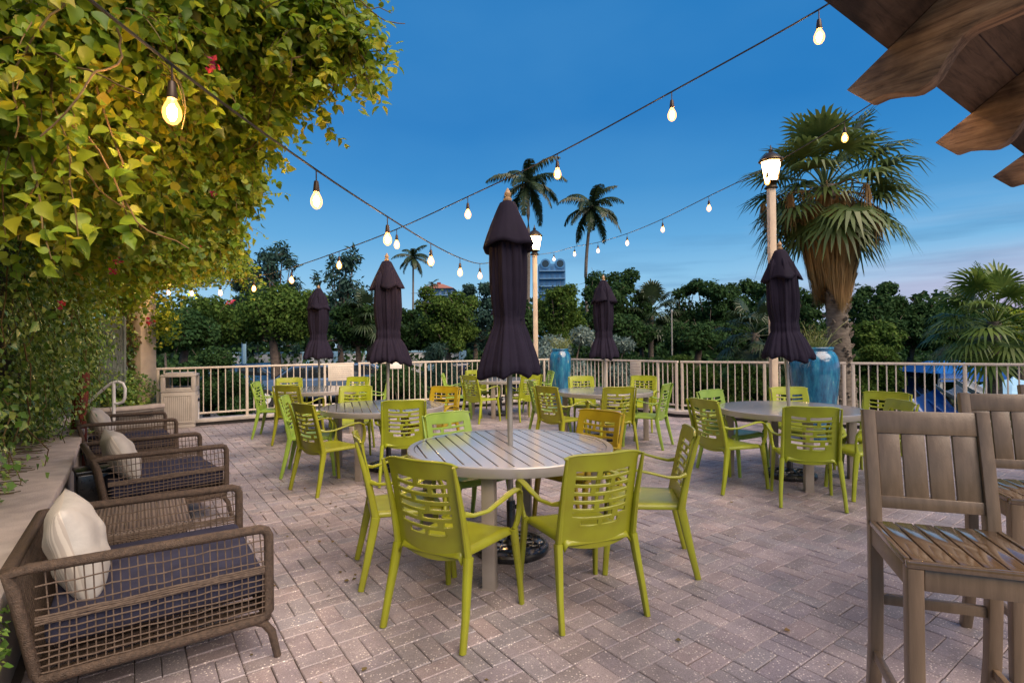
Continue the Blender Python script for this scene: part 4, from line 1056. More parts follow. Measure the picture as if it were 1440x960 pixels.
for i in range(8):
    q = at(rng.uniform(-10, 330), rng.uniform(0, 230), rng.uniform(1.75, 2.15)); dv = Vector((rng.normal()*.5, rng.normal()*.3, -1)).normalized(); pts = []; m_ = int(rng.integers(8, 16))
    for k in range(m_): pts.append(q); q = q+dv*.05; dv = (dv+Vector(rng.normal(size=3)*.22)+Vector((0,0,-.03))).normalized()
    mb.tube(pts, [.0042-.0018*k/m_ for k in range(m_)], 5)
mb.build('branches', 'dry', vine)
fl = [(299,92,2.4),(300,272,4.1),(284,345,5.2),(160,382,4.0),(166,366,4.0),(282,312,5.2),(324,425,9.3),(200,312,4.0),(86,428,3.3),(210,450,7.8)]
for x, y, Y in fl:
    c = at(x, y, Y-.35); r = .024 if Y < 6 else .05; P, d = ball(14, c, (r,r,r), .2); leaves('flower', P, r*.95, 'petal', vine, 'leaf', nrm=d)

# vine column
cx = at(193, 500, 9.75); col = thing('vine_column', 'cream column wrapped in reddish and green vine where the railing starts', 'column', (cx.x, cx.y, 0))
MB().box((0,0,1.75), (.42,.42,3.5)).build('shaft', 'post', col, bev=.01)
MB().box((0,0,.55), (.52,.52,.16)).box((0,0,3.4), (.54,.54,.18)).build('mouldings', 'post', col, bev=.01)
P = []; Nn = []
for i in range(3400):
    z = rng.uniform(.35, 3.6); a = rng.uniform(PI*.75, PI*1.72) if z < 2.4 else rng.uniform(0, 2*PI); r = .26+abs(rng.normal())*.10+.12*max(0, z-2.2)
    P.append((r*math.cos(a)*1.05-.10, r*math.sin(a), z)); Nn.append((math.cos(a), math.sin(a), .2))
for i in range(3800):
    z = rng.uniform(.2, 3.6); x = rng.uniform(-.34, .15+.05*math.sin(5*z)+.04*math.sin(13*z)+.16*max(0, z-2.3)); P.append((x, -.23-abs(rng.normal())*.06, z)); Nn.append((.1, -1, .2))
P = np.array(P); Nn = np.array(Nn); dr = rng.random(len(P)) < .42
leaves('foliage', P[~dr], .065, 'ivy', col, 'leaf', nrm=Nn[~dr]); leaves('dry_foliage', P[dr], .055, 'rust', col, 'leaf', nrm=Nn[dr])
# foliage bracket hanging right of the column, above the bulbs
P, d = ball(2600, (.75, .15, 2.78), (1.0, .4, .26), .1); leaves('hanging_foliage', P, .075, 'ivy', col, 'leaf', nrm=d)
P, d = ball(1500, (1.1, .1, 3.05), (.9, .4, .28), .1); leaves('dry_foliage', P, .09, 'dry', col, 'needle', nrm=d)
P, d = ball(700, (.40, .1, 1.9), (.35, .3, .5), .1); leaves('hanging_foliage', P, .07, 'vine', col, 'leaf', nrm=d)
# low shrub in the curved planter
t = thing('ivy_shrub', 'dark low shrub filling the curved planter behind the handrail', 'shrub', (-7.1, 9.3, .36))
P, d = ball(5000, (-.1,.1,.30), (.85,.6,.48), .4); leaves('foliage', P, .06, 'ivy', t, 'leaf', nrm=d)
# decorative panel
p = at(158, 500, 9.2); t = thing('lattice_screen', 'pale perforated metal screen with a leafy pattern left of the vine column', 'screen', (p.x, p.y, 0), R(25))
mb = MB(); w, z0, z1 = .36, .75, 1.98
for (c, d) in (((-w/2,0,(z0+z1)/2), (.03,.03,z1-z0)), ((w/2,0,(z0+z1)/2), (.03,.03,z1-z0)), ((0,0,z0), (w,.03,.03)), ((0,0,z1), (w,.03,.03)), ((-w/2,0,z0/2), (.03,.03,z0)), ((w/2,0,z0/2), (.03,.03,z0))): mb.box(c, d)
mb.build('frame', 'panel', t)
mb = MB()
for i in range(26):
    x = rng.uniform(-.15,.15); z = rng.uniform(z0+.05, z1-.1); r = rng.uniform(.02,.055); a0 = rng.uniform(0,6)
    mb.tube([(x+r*math.cos(a0+k*.5)*(1+.08*k), 0, z+r*math.sin(a0+k*.5)*(1+.08*k)) for k in range(11)], .005, 5, up=(0,1,0))
for i in range(7): mb.tube([(-.16+.32*i/6+.02*math.sin(k*1.3+i), 0, z0+(z1-z0)*k/9) for k in range(10)], .005, 5, up=(0,1,0))
mb.box((0,.012,(z0+z1)/2), (w-.02,.006,z1-z0-.02))
mb.build('leafy_pattern', 'panel', t)
# reddish timber post in the ivy
p = at(110, 600, 6.3); t = thing('timber_post', 'red-brown post wound with ivy behind the farthest lounge chair', 'post', (p.x, p.y, 0), 0)
MB().rect([(0,0,0), (.01,0,.6), (.05,0,1.16)], .13, .13, up=(0,1,0), rd=.3).build('shaft', 'redpost', t, smooth=True)
P = [(.09*math.cos(a)+.03, .09*math.sin(a), z) for a, z in zip(rng.uniform(0,6.28,220), rng.uniform(.1,1.2,220))]; leaves('foliage', P, .04, 'ivy', t)

P = []
for i in range(420):
    x = rng.uniform(-5.5, 6); y = rng.uniform(1.2, 11); x, y = (x, y) if rng.random() < .5 else (rng.uniform(-3.6, -.8), rng.uniform(1.6, 6.5))
    if inside(x, y): P.append((x, y, .006))
tag(leaves('leaf_litter', P, .028, 'dry', None, 'leaf', nrm=np.array([0,0,4.]), jn=.5), kind='stuff')
# ------------------------------------------------------------ trees
def tree(x, y, top, rad, m, label, n=6000, ls=.20, z0=.5, ncl=26, shape='leaf', seed=0, name='leafy_tree', zb=-.62, flat=.8, cr=(.14,.34), group=None, gap=.5, cat='tree', tm='bark'):
    g = np.random.default_rng(seed+100)
    t = thing(name, label, cat, (x, y, zb), 0, group); h = top-zb; zc0 = z0-zb
    cs = []; zm = (zc0+h)/2; hr = (h-zc0)/2
    for i in range(ncl):
        a = g.uniform(0, 2*PI); q = g.uniform(.25, .9); el = g.uniform(-1, 1)
        r = g.uniform(*cr)*rad
        cs.append((q*rad*math.cos(a)*math.sqrt(1-el*el*.6), q*rad*math.sin(a)*math.sqrt(1-el*el*.6), zm+el*(hr-r*.75), r))
    P, Nn = [], []
    if shape == 'leaf': n = int(n*1.9); ls = ls*.68
    for c in cs:
        k = int(n/ncl*(c[3]/(rad*.28))**2)
        p_, d_ = ball(k, c[:3], (c[3], c[3], c[3]*flat), gap); P.append(p_); Nn.append(d_)
    if shape == 'leaf':
        k = int(n*.26); p_, d_ = ball(k, (0, 0, zm-hr*.08), (rad*.80, rad*.80, hr*.80), .05)
        a_ = np.arctan2(p_[:,1], p_[:,0]); p_[:,2] += .13*hr*np.sin(3*a_+seed)+.10*hr*np.sin(p_[:,0]*3.1/rad*2+seed)
        P.append(p_); Nn.append(d_)
    leaves('crown', np.vstack(P), ls, m, t, shape, nrm=np.vstack(Nn)*.8+np.array([0,0,.3]), jn=.7)
    mb = MB(); tr = rad*.06+.05; fork = Vector((g.normal()*.15, g.normal()*.15, zc0+hr*.25))
    mb.tube([(0,0,0), (fork.x*.4, fork.y*.4, fork.z*.55), fork], [tr*1.3, tr, tr*.8], 8)
    for c in cs:
        mid = fork.lerp(Vector(c[:3]), .5)+Vector((0,0,-.1*rad)); mb.tube([fork, mid, Vector(c[:3])+Vector((0,0,c[3]*.2))], [tr*.5, tr*.3, tr*.1], 5)
        for _ in range(3):
            e_ = Vector(c[:3])+Vector(g.normal(size=3)*c[3]*.6); mb.tube([Vector(c[:3]), e_], [tr*.12, tr*.04], 4)
    mb.build('trunk', tm, t, smooth='all')
    return t
def tp(px, Y): q = at(px, 485, Y); return q.x, q.y
def topz(px, py, Y): return at(px, py, Y).z
TG = 'trees beyond the railing'
def bt(px, py, Y, rpx, m, label, zpx=495, **k):
    x, y = tp(px, Y); r = rpx*Y/F
    return tree(x, y, topz(px, py, Y), r, m, label, z0=topz(px, zpx, Y), **k)
# left part
bt(250, 432, 17, 62, 'tree_dark', 'dark dense tree just right of the vine column, behind the litter bin', n=7000, ls=.19, seed=1)
bt(310, 415, 22, 55, 'tree_mid', 'round tree behind the lowest string bulbs, left of the casuarinas', n=6000, ls=.2, seed=2, zpx=488)
bt(390, 392, 20, 72, 'tree_mid', 'broad green tree with a visible trunk left of the far left umbrella', n=9000, ls=.19, seed=3, zpx=482)
bt(345, 352, 34, 16, 'tree_blue', 'narrow columnar dark tree rising left of the casuarinas', n=3500, ls=.26, seed=4, ncl=22, cr=(.5,.8), name='columnar_tree', shape='spray')
bt(392, 343, 32, 48, 'tree_blue', 'feathery blue-green casuarina with a ragged top, left of the far left umbrella', n=7000, ls=.36, seed=5, ncl=26, cr=(.14,.26), name='casuarina', shape='spray', flat=1.5, gap=.1)
bt(362, 350, 33, 26, 'tree_blue', 'thin wispy casuarina between the columnar tree and the feathery one', n=4200, ls=.34, seed=31, ncl=22, cr=(.16,.3), name='casuarina', shape='spray', flat=1.7, gap=.1)
bt(480, 356, 30, 50, 'tree_blue', 'wispy open casuarina between the far left umbrella and the second umbrella', n=6500, ls=.36, seed=6, ncl=28, cr=(.13,.24), name='casuarina', shape='spray', flat=1.6, gap=.1)
bt(505, 425, 24, 46, 'tree_dark', 'dark low tree behind the second umbrella', n=6500, ls=.2, seed=7)
bt(570, 432, 25, 42, 'tree_dark', 'dark tree right of the second umbrella below the small coconut palm', n=6000, ls=.2, seed=8)
bt(630, 402, 24, 50, 'tree_mid', 'rounded olive-green tree in front of the red-roofed tower', n=9000, ls=.18, seed=9)
bt(668, 395, 30, 40, 'tree_blue', 'loose pale-leaved tree just left of the main umbrella', n=5500, ls=.26, seed=10, ncl=20, cr=(.2,.3))
bt(725, 418, 24, 40, 'tree_dark', 'dark tree directly behind the main umbrella', n=5000, ls=.2, seed=24)
bt(786, 389, 25, 48, 'tree_mid', 'dense green tree right of the far lamp post under the blue tower', n=8000, ls=.19, seed=11)
bt(862, 378, 27, 50, 'tree_dark', 'spreading dark tree behind the curved coconut trunk, reaching right', n=7500, ls=.22, seed=12, ncl=22, cr=(.2,.32), zpx=470)
bt(905, 415, 30, 32, 'tree_dark', 'rounded dark tree in the dip of the tree line right of centre', n=4500, ls=.24, seed=13, ncl=18)
bt(870, 440, 24, 45, 'tree_dark', 'low dark tree behind the thin umbrella of the right centre table', n=5000, ls=.2, seed=25)
bt(960, 398, 28, 38, 'tree_dark', 'open-branched tree with sky showing through beside the thin grey pole', n=5000, ls=.24, seed=14, ncl=20, cr=(.18,.3))
bt(1010, 388, 27, 46, 'tree_dark', 'tall dark leafy tree left of the right lamp post', n=7000, ls=.23, seed=15, ncl=22, cr=(.2,.32))
bt(1065, 392, 30, 44, 'tree_dark', 'dark tree directly behind the right lamp post', n=6000, ls=.24, seed=16, ncl=20, cr=(.2,.32))
bt(975, 450, 22, 55, 'tree_dark', 'low bushy tree in front of the open-branched one, right of centre', n=6000, ls=.19, seed=26)
bt(1125, 405, 26, 40, 'tree_dark', 'dark tree behind the left side of the big fan palm', n=5000, ls=.22, seed=27)
bt(1222, 388, 26, 42, 'tree_dark', 'tall dark tree just right of the big fan palm trunk', n=7000, ls=.22, seed=17, ncl=20, cr=(.2,.32))
bt(1275, 408, 27, 44, 'tree_dark', 'dark tree second to the right of the big fan palm trunk', n=6500, ls=.23, seed=18, ncl=20)
bt(1325, 428, 26, 36, 'tree_dark', 'dark tree directly left of the low fan palm at far right', n=5000, ls=.22, seed=19)
bt(1385, 432, 30, 42, 'tree_dark', 'dark tree behind the low fan palm at far right', n=4500, ls=.24, seed=20)
bt(1432, 428, 22, 30, 'vine', 'yellow-green tree at the right edge behind the low fan palm', n=4000, ls=.2, seed=21)
bt(1225, 448, 19, 42, 'tree_mid', 'lower green tree between the fan palm trunk and the blue slide', n=6000, ls=.17, seed=22)
bt(1500, 405, 26, 50, 'tree_dark', 'dark tree just past the right edge of the picture', n=3000, ls=.24, seed=23)
# bushes beyond the railing
def bush(px, py, Y, rpx, m, label, n=3500, ls=.12, shape='leaf', name='shrub', seed=0):
    x, y = tp(px, Y); r = rpx*Y/F; top = topz(px, py, Y)
    tree(x, y, top, r, m, label, n=n, ls=ls, z0=-.35, ncl=12, seed=seed+50, name=name, cr=(.35,.5), shape=shape, cat='shrub', group=None)
bush(795, 448, 16.5, 46, 'silver', 'silvery blue-green bush behind the slim turquoise pot', 7000, .13, 'spray', seed=1)
bush(868, 462, 17, 30, 'silver', 'smaller silver-green bush behind the trunk of the curved coconut palm', 3500, .12, 'spray', seed=2)
bush(613, 480, 16, 28, 'tree_blue', 'bright bluish spiky shrub behind the railing left of the main umbrella', 2600, .2, 'needle', seed=3)
bush(1230, 480, 14, 40, 'tree_mid', 'green shrub behind the railing right of the fan palm trunk', 4500, .10, seed=4)
bush(1050, 500, 13.5, 36, 'tree_mid', 'green shrub behind the railing left of the big urn', 4500, .09, seed=5)
bush(960, 497, 14.5, 40, 'tree_mid', 'low shrub behind the cream notice board at right', 4500, .10, seed=6)
bush(900, 492, 17, 40, 'tree_dark', 'low dark shrub behind the railing corner', 3500, .11, seed=7)
bush(690, 497, 17, 42, 'tree_dark', 'low dark shrub behind the main umbrella hem', 3000, .11, seed=8)
bush(290, 488, 14, 45, 'tree_dark', 'dark shrub behind the first railing bays right of the bin', 5000, .10, seed=9)
bush(345, 515, 13.5, 36, 'tree_dark', 'low dark shrub beyond the railing near the far left chair', 3500, .09, seed=10)
bush(565, 505, 15.5, 42, 'tree_dark', 'low dark shrub behind the white plate on the railing', 3500, .10, seed=11)
bush(1330, 505, 17, 40, 'tree_dark', 'dark shrub under the low fan palm beyond the slide', 3500, .11, seed=12)
# undergrowth that reads as one mass
P = []
for i in range(26000):
    u = rng.uniform(-1.15, 1.15); Y = rng.uniform(17.5, 34); P.append((u*Y, Y, -.6+rng.random()**.7*(.55+.45*math.sin(u*23)+1.5*(Y-17)/17)))
P = np.array(P); P = P[~((P[:,0] > -20) & (P[:,0] < 2) & (P[:,1] < 30.5) )]
P = P[~((P[:,0] > 11) & (P[:,0] < 24) & (P[:,1] < 24))]
tag(leaves('undergrowth', P, .34, 'tree_dark'), kind='stuff')
x = []
for Y, z1, n in ((46, 4.8, 26000),):
    u = rng.uniform(-1.2, 1.2, n); z = -.6+rng.random(n)**.8*(z1+1.0*np.sin(u*17)+.8*np.sin(u*39+1)); x.append(np.stack([u*Y, Y+rng.uniform(-3,3,n), z], 1))
tag(leaves('distant_wood', np.vstack(x), .6, 'tree_dark'), kind='stuff')

# ------------------------------------------------------------ palms
def coconut(px, py, base_px, Y, rpx, label, n=17, seed=0, bend=0, m='palmfar'):
    g = np.random.default_rng(seed); c = at(px, py, Y); b = at(base_px, 485, Y); S_ = rpx*Y/F
    t = thing('coconut_palm', label, 'palm', (b.x, b.y, -.62)); c = c-Vector((b.x, b.y, -.62)); pts = []
    for k in range(13):
        f = k/12; pts.append((c.x*f+bend*S_*math.sin(f*PI), c.y*f, c.z*f))
    tr = S_*.052
    MB().tube(pts, [tr*(1.5-.55*min(1, k/3)-.15*k/12) for k in range(13)], 10).build('trunk', 'palmbark', t, smooth='all')
    MB().lathe([(tr*.8,-.25*S_), (tr*1.9,-.10*S_), (tr*1.6, .02*S_), (.01, .12*S_)], 10, c=c).build('crown_shaft', 'palmbark', t, smooth='all')
    for i in range(n):
        a = i*2.39996+g.uniform(-.2,.2); el = R(78)-R(118)*(i/(n-1))**.85; L = S_*g.uniform(.92, 1.15)
        mb = MB(); rp = []; q = Vector(c); e_ = el; hd = Vector((math.cos(a), math.sin(a), 0)); m_ = 14
        for k in range(m_+1):
            rp.append(q.copy()); q = q+(hd*math.cos(e_)+Vector((0,0,math.sin(e_))))*(L/m_); e_ -= R(5.2+3.0*k/m_)*(1.0 if el > 0 else .7)
        mb.tube(rp, [.022*S_*(1-.9*k/m_)+.002 for k in range(m_+1)], 4)
        side = hd.cross(Vector((0,0,1)))
        for k in range(1, m_):
            for h_ in (0, .33, .66):
                p0 = rp[k].lerp(rp[k+1], h_); f = (k+h_)/m_; ll = L*.26*math.sin(PI*min(.97, f*.85+.12))**.8; tg = (rp[k+1]-rp[k]).normalized()
                for s in (-1, 1):
                    d1 = (side*s*.85+tg*.55+Vector((0,0,-.25))).normalized(); d2 = (side*s*.35+tg*.35+Vector((0,0,-1.0))).normalized()
                    w = tg*.020*S_
                    p1 = p0+d1*ll*.55+Vector(g.normal(size=3)*.01*S_); p2 = p1+d2*ll*.55
                    mb.add([p0-w, p0+w, p1+w*.8, p1-w*.8, p2], [(0,1,2,3), (3,2,4)])
        mb.build('frond', m, t)
coconut(742, 258, 738, 38, 58, 'tall coconut palm just right of the main umbrella top', 17, 1, .05)
coconut(832, 292, 838, 38, 52, 'coconut palm with a curved trunk right of the far lamp post', 18, 2, -.22)
coconut(581, 362, 579, 58, 30, 'small distant coconut palm beside the second umbrella', 14, 3, .02)
coconut(608, 400, 606, 66, 12, 'tiny distant palm left of the red-roofed tower', 10, 5, .02)
coconut(230, 470, 234, 26, 34, 'low palm seen through the vine below the string bulbs at left', 12, 6, .02)

def fanpalm(px, cy, Y, R_, base_px, label, nleaf, seed, skirt=True, trunk_r=.24, leafr=.85, m='palmleaf', spread=(85,-62), zb=-.62, trunkmat='palmbark', pet=.75):
    g = np.random.default_rng(seed); c = at(px, cy, Y); b = at(base_px, 485, Y); t = thing('fan_palm', label, 'palm', (b.x, b.y, zb)); c = c-Vector((b.x, b.y, zb))
    pts = [(c.x*(k/10)**1.3, c.y*k/10, c.z*k/10) for k in range(11)]
    mb = MB().tube(pts, [trunk_r*(1.25-.35*min(1, k/4)+.03*(-1)**k) for k in range(11)], 14)
    for i in range(150 if skirt else 0):
        f = g.uniform(.05, .8); a = g.uniform(0, 2*PI); k = f*10; i0 = int(k); p0 = Vector(pts[i0]).lerp(Vector(pts[min(10, i0+1)]), k-i0); d = Vector((math.cos(a), math.sin(a), .9)); rr = trunk_r*1.0
        q = p0+Vector((math.cos(a), math.sin(a), 0))*rr*.92; mb.tube([q, q+d*.075*(trunk_r/.24)], [.045*(trunk_r/.24), .02*(trunk_r/.24)], 5)
    mb.build('trunk', trunkmat, t, smooth=True)
    for i in range(nleaf):
        f = i/(nleaf-1); a = i*2.39996+g.uniform(-.25,.25); el = R(spread[0]+(spread[1]-spread[0])*f**.8); pl = R_*pet*g.uniform(.72, 1.05)
        hd = Vector((math.cos(a), math.sin(a), 0)); d = hd*math.cos(el)+Vector((0,0,math.sin(el)))
        q0 = c-Vector((0,0,.15*R_*f)); q1 = q0+d*pl*.5; d2 = (d+Vector((0,0,-.30))).normalized(); q2 = q1+d2*pl*.5
        mb = MB().tube([q0, q1, q2], [.022,.018,.013], 5)
        side = d2.cross(Vector((0,0,1)));
        if side.length < .1: side = Vector((1,0,0))
        side.normalize(); upv = side.cross(d2).normalized(); lr = R_*leafr*.62*g.uniform(.85,1.1); nb = 26
        for k in range(nb):
            th = R(-128+256*k/(nb-1)); dd = d2*math.cos(th)+side*math.sin(th); L = lr*(.78+.22*math.cos(th))*g.uniform(.93,1.05)
            wv = (d2*-math.sin(th)+side*math.cos(th)); w0 = .012*R_; w1 = L*.056
            fold = upv*(.02*(1 if k % 2 else -1)*R_)
            p1 = q2+dd*L*.44+fold+upv*.05*L; p2 = q2+dd*L*.76+Vector((0,0,-.09*L)); p3 = q2+dd*L*1.0+Vector((0,0,-.38*L*g.uniform(.4,1.3)))
            mb.add([q2-wv*w0, q2+wv*w0, p1+wv*w1, p1-wv*w1, p2+wv*w1*.55, p2-wv*w1*.55, p3], [(0,1,2,3), (3,2,4,5), (5,4,6)])
        mb.build('frond', m, t)
    if skirt:
        mb = MB(); H_ = skirt
        for i in range(4200):
            f = g.random(); a = g.uniform(0, 2*PI); zt = c.z-.15-.74*H_*g.random()**.7; L = H_*g.uniform(.2,.45); rt_ = trunk_r*.9+.40*R_*(g.random()**.8)*(1-.75*(c.z-zt)/H_)
            ctr = Vector((pts[-1][0]*(zt/c.z)**1.3, pts[-1][1]*zt/c.z, 0))
            q = ctr+Vector((math.cos(a)*rt_, math.sin(a)*rt_, zt)); zb_ = max(c.z-H_*(1.0+.12*math.sin(3*a)), zt-L)
            kk = .74; q1 = ctr+Vector((math.cos(a)*rt_*kk*1.12, math.sin(a)*rt_*kk*1.12, (zt+zb_)/2)); q2 = ctr+Vector((math.cos(a+.1)*rt_*kk, math.sin(a+.1)*rt_*kk, zb_))
            wv = Vector((-math.sin(a), math.cos(a), 0))*g.uniform(.008,.022)
            mb.add([q-wv, q+wv, q1+wv, q1-wv, q2], [(0,1,2,3), (3,2,4)])
        mb.build('dead_skirt', 'thatch', t)
        mb = MB()
        for i in range(16):
            a = i*2.4; r0 = R_*g.uniform(.5,.8); z = c.z-g.uniform(.2,.7)*H_*.5; q = Vector((c.x+math.cos(a)*r0, c.y+math.sin(a)*r0, z))
            for k in range(34):
                w = Vector(g.normal(size=3))*.07; e_ = q+w+Vector((0,0,-g.uniform(.3,.95))); wv = Vector((.012,.004,0)); mb.add([q+w*.3-wv, q+w*.3+wv, e_], [(0,1,2)])
            mb.tube([Vector((c.x, c.y, c.z-.1)), Vector((c.x, c.y, c.z))+ (q-Vector((c.x,c.y,c.z)))*.6+Vector((0,0,.15)), q], [.02,.016,.01], 4)
        mb.build('hanging_dead_fronds', 'thatch', t)
    return t
fanpalm(1160, 262, 12, 1.66, 1186, 'big fan palm with a shaggy brown skirt and rough trunk behind the right lamp post', 48, 1, skirt=2.6, spread=(88,-46))
fanpalm(1398, 452, 13, 1.45, 1398, 'low fan palm behind the railing at the far right', 34, 2, skirt=None, trunk_r=.15, m='fan', spread=(88,-35))
fanpalm(1062, 468, 18, 1.35, 1060, 'dark drooping fan palm between the right lamp post and the low shrubs', 26, 3, skirt=None, trunk_r=.15, m='palmfar', spread=(80,-50))
fanpalm(915, 440, 27, 1.6, 915, 'small dark fan palm in the tree line right of centre', 24, 4, skirt=None, trunk_r=.15, m='palmfar', spread=(88,-20))
fanpalm(520, 448, 24, 1.5, 520, 'dark fan palm behind the second umbrella', 20, 5, skirt=None, trunk_r=.15, m='palmfar', spread=(85,-20))

# ------------------------------------------------------------ background structures
p = at(945, 485, 20); t = thing('flag_pole', 'thin grey pole standing among the trees right of centre', 'pole', (p.x, p.y, -.62))
MB().tube([(0,0,0), (0,0,topz(945,438,20)+.62)], [.035,.025], 8).build('shaft', 'polegrey', t, smooth=True)
MB().lathe([(.05,0), (.05,.06), (.01,.09)], 12, c=(0,0,topz(945,438,20)+.60)).build('cap', 'polegrey', t, smooth=True)
p = at(343, 485, 24); t = thing('utility_pole', 'blue-grey post among the trees above the low wall at left', 'pole', (p.x, p.y, -.62))
MB().tube([(0,0,0), (0,0,topz(343,462,24)+.62)], .10, 8).build('shaft', 'plastic_lightblue', t, smooth=True)
MB().box((0,0,topz(343,462,24)+.66), (.26,.26,.08)).build('cap', 'polegrey', t, bev=.01)
# low white boundary wall at left
a = at(300, 512, 33); c = at(560, 512, 33); zt = topz(430, 496, 33)
t = thing('boundary_wall', 'long pale boundary wall beyond the car park, seen under the trees at left', 'wall', (a.x, 33, -.62))
L_ = c.x-a.x+4; MB().box((L_/2, 0, (zt+.62)/2), (L_, .25, zt+.62)).build('wall_body', 'white', t); MB().box((L_/2, 0, zt+.65), (L_+.1, .36, .09)).build('coping', 'plastic_lightblue', t)
for i in range(9): MB().box((L_*i/8, -.03, (zt+.66)/2), (.4,.34,zt+.66)).build('pier', 'plastic_lightblue', t)

def car(x, y, rz, m, label):
    t = thing('parked_car', label, 'car', (x, y, -.612), rz)
    pr = [(-2.15,.35), (-2.2,.62), (-2.1,.86), (-1.75,.95), (-1.2,1.0), (-.55,1.42), (.75,1.46), (1.55,1.05), (2.05,.95), (2.2,.8), (2.2,.35)]
    lower = [(-2.15,.30), (-2.2,.62), (-2.1,.84), (-1.2,.96), (1.5,1.0), (2.05,.93), (2.2,.78), (2.18,.30)]
    def ext(pl, w, mm, nm, par, bev=.05, dx=0):
        mb = MB(); n = len(pl); mb.add([(px_, -w/2, z) for px_, z in pl]+[(px_, w/2, z) for px_, z in pl], [tuple(range(n)), tuple(range(n, 2*n))[::-1]]+[(i, (i+1) % n, n+(i+1) % n, n+i) for i in range(n)]); return mb.build(nm, mm, par, bev=bev, seg=3)
    b_ = ext(lower, 1.78, m, 'body', t, .08)
    ext([(-1.15,.94), (-.55,1.40), (.72,1.44), (1.45,.97)], 1.52, m, 'roof', t, .06)
    ext([(-1.02,.97), (-.52,1.34), (-.08,1.36), (-.08,.97)], 1.545, 'glass', 'window', t, .02); ext([(.0,.97), (.0,1.36), (.66,1.36), (1.2,.97)], 1.545, 'glass', 'window', t, .02)
    MB().add([(-1.18,-.66,.97), (-1.18,.66,.97), (-.62,.60,1.37), (-.62,-.60,1.37)], [(0,1,2,3)]).build('windscreen', 'glass', t)
    for sx in (-1.35, 1.38):
        for sy in (-1, 1):
            w_ = MB().tube([(sx, sy*.72, .32), (sx, sy*.90, .32)], .32, 24).build('wheel', 'tyre', t, smooth=True); MB().tube([(sx, sy*.90, .32), (sx, sy*.915, .32)], .19, 16).build('rim', 'white', w_, smooth=True)
    for sy in (-1, 1): MB().box((-2.14, sy*.66, .70), (.12,.30,.13)).build('headlight', 'white', t, bev=.02); MB().box((2.15, sy*.66, .80), (.1,.28,.15)).build('tail_light', 'redpost', t, bev=.02)
cb_ = mat('car_blue', (.03,.10,.22), .2, coat=.8, nscale=1); cw_ = mat('car_silver', (.10,.16,.26), .25, metal=.4, coat=.8, nscale=1); cd_ = mat('car_dark', (.02,.025,.05), .2, coat=.8, nscale=1)
for px, Y, rz, m_, lb in ((440, 19, 8, cw_, 'grey-blue parked car seen through the railing below the far left umbrella'), (500, 20.5, 10, cb_, 'blue parked car seen through the railing by the notice board'),
                          (345, 21, 5, cb_, 'blue parked car behind the railing near the far left chair'), (650, 19.5, 12, cd_, 'dark blue parked car behind the railing left of the main umbrella')):
    q = at(px, 500, Y); car(q.x, q.y, R(rz), m_, lb)

tg = mat('tower_window', (.05,.13,.26), .3, nscale=.3); tbal = mat('tower_balcony', (.14,.29,.48), .6, nscale=.3)
def tower(px0, px1, pytop, Y, label, roof, floors, bays, seed, wallm, yb=430):
    a = at(px0, pytop, Y); c = at(px1, pytop, Y); w = c.x-a.x; h = a.z; cx_ = (a.x+c.x)/2
    t = thing('apartment_tower', label, 'tower', (cx_, Y, -.62)); D = w*.8
    MB().box((0, D/2, h/2), (w, D, h)).build('wall', wallm, t)
    fh = 3.3; n0 = floors
    for i in range(n0):
        z = h-1.9-i*fh
        if z < 2: break
        MB().box((0, -.7, z-1.3), (w*.98, 1.4, .35)).build('balcony', tbal, t)
        for b2 in range(bays):
            x = -w/2+w*(b2+.5)/bays; MB().box((x, -.06, z), (w/bays*.55, .2, 1.8)).build('window', tg, t)
    if roof == 'red':
        mb = MB(); ov = .9; mb.add([(-w/2-ov,-ov-1,h), (w/2+ov,-ov-1,h), (w/2+ov,D+ov,h), (-w/2-ov,D+ov,h), (-w*.12,D/2,h+w*.2), (w*.12,D/2,h+w*.2)], [(0,1,5,4), (1,2,5), (2,3,4,5), (3,0,4), (0,3,2,1)])
        r_ = mb.build('roof', mat('roof_tile', (.30,.12,.08), .8, nscale=.5), t); MB().box((0,D/2,h+w*.2), (w*.12,w*.12,w*.10)).build('roof_turret', 'redpost', r_)
        MB().box((-w*.62, D/2, h*.36), (w*.26, D*.7, h*.72)).build('side_wing', wallm, t)
    else:
        for s in (-.26, .30):
            mb = MB().tube([(w*s, -.4, h), (w*s, D*.5, h)], w*.19, 24, up=(0,0,1)); mb.build('arched_top', wallm, t)
            mb = MB().tube([(w*s, -.55, h), (w*s, -.35, h)], w*.13, 24); mb.build('arched_window', 'glass', t)
tb = mat('tower_wall_blue', (.05,.19,.40), .7, nscale=.05); tb2 = mat('tower_wall_pale', (.22,.33,.50), .7, nscale=.05)
tower(594, 636, 404, 250, 'distant tower with a red hipped roof above the trees left of the main umbrella', 'red', 7, 5, 1, tb2)
tower(758, 795, 369, 230, 'distant blue tower with arched tops right of the far lamp post', 'arch', 8, 5, 2, tb)

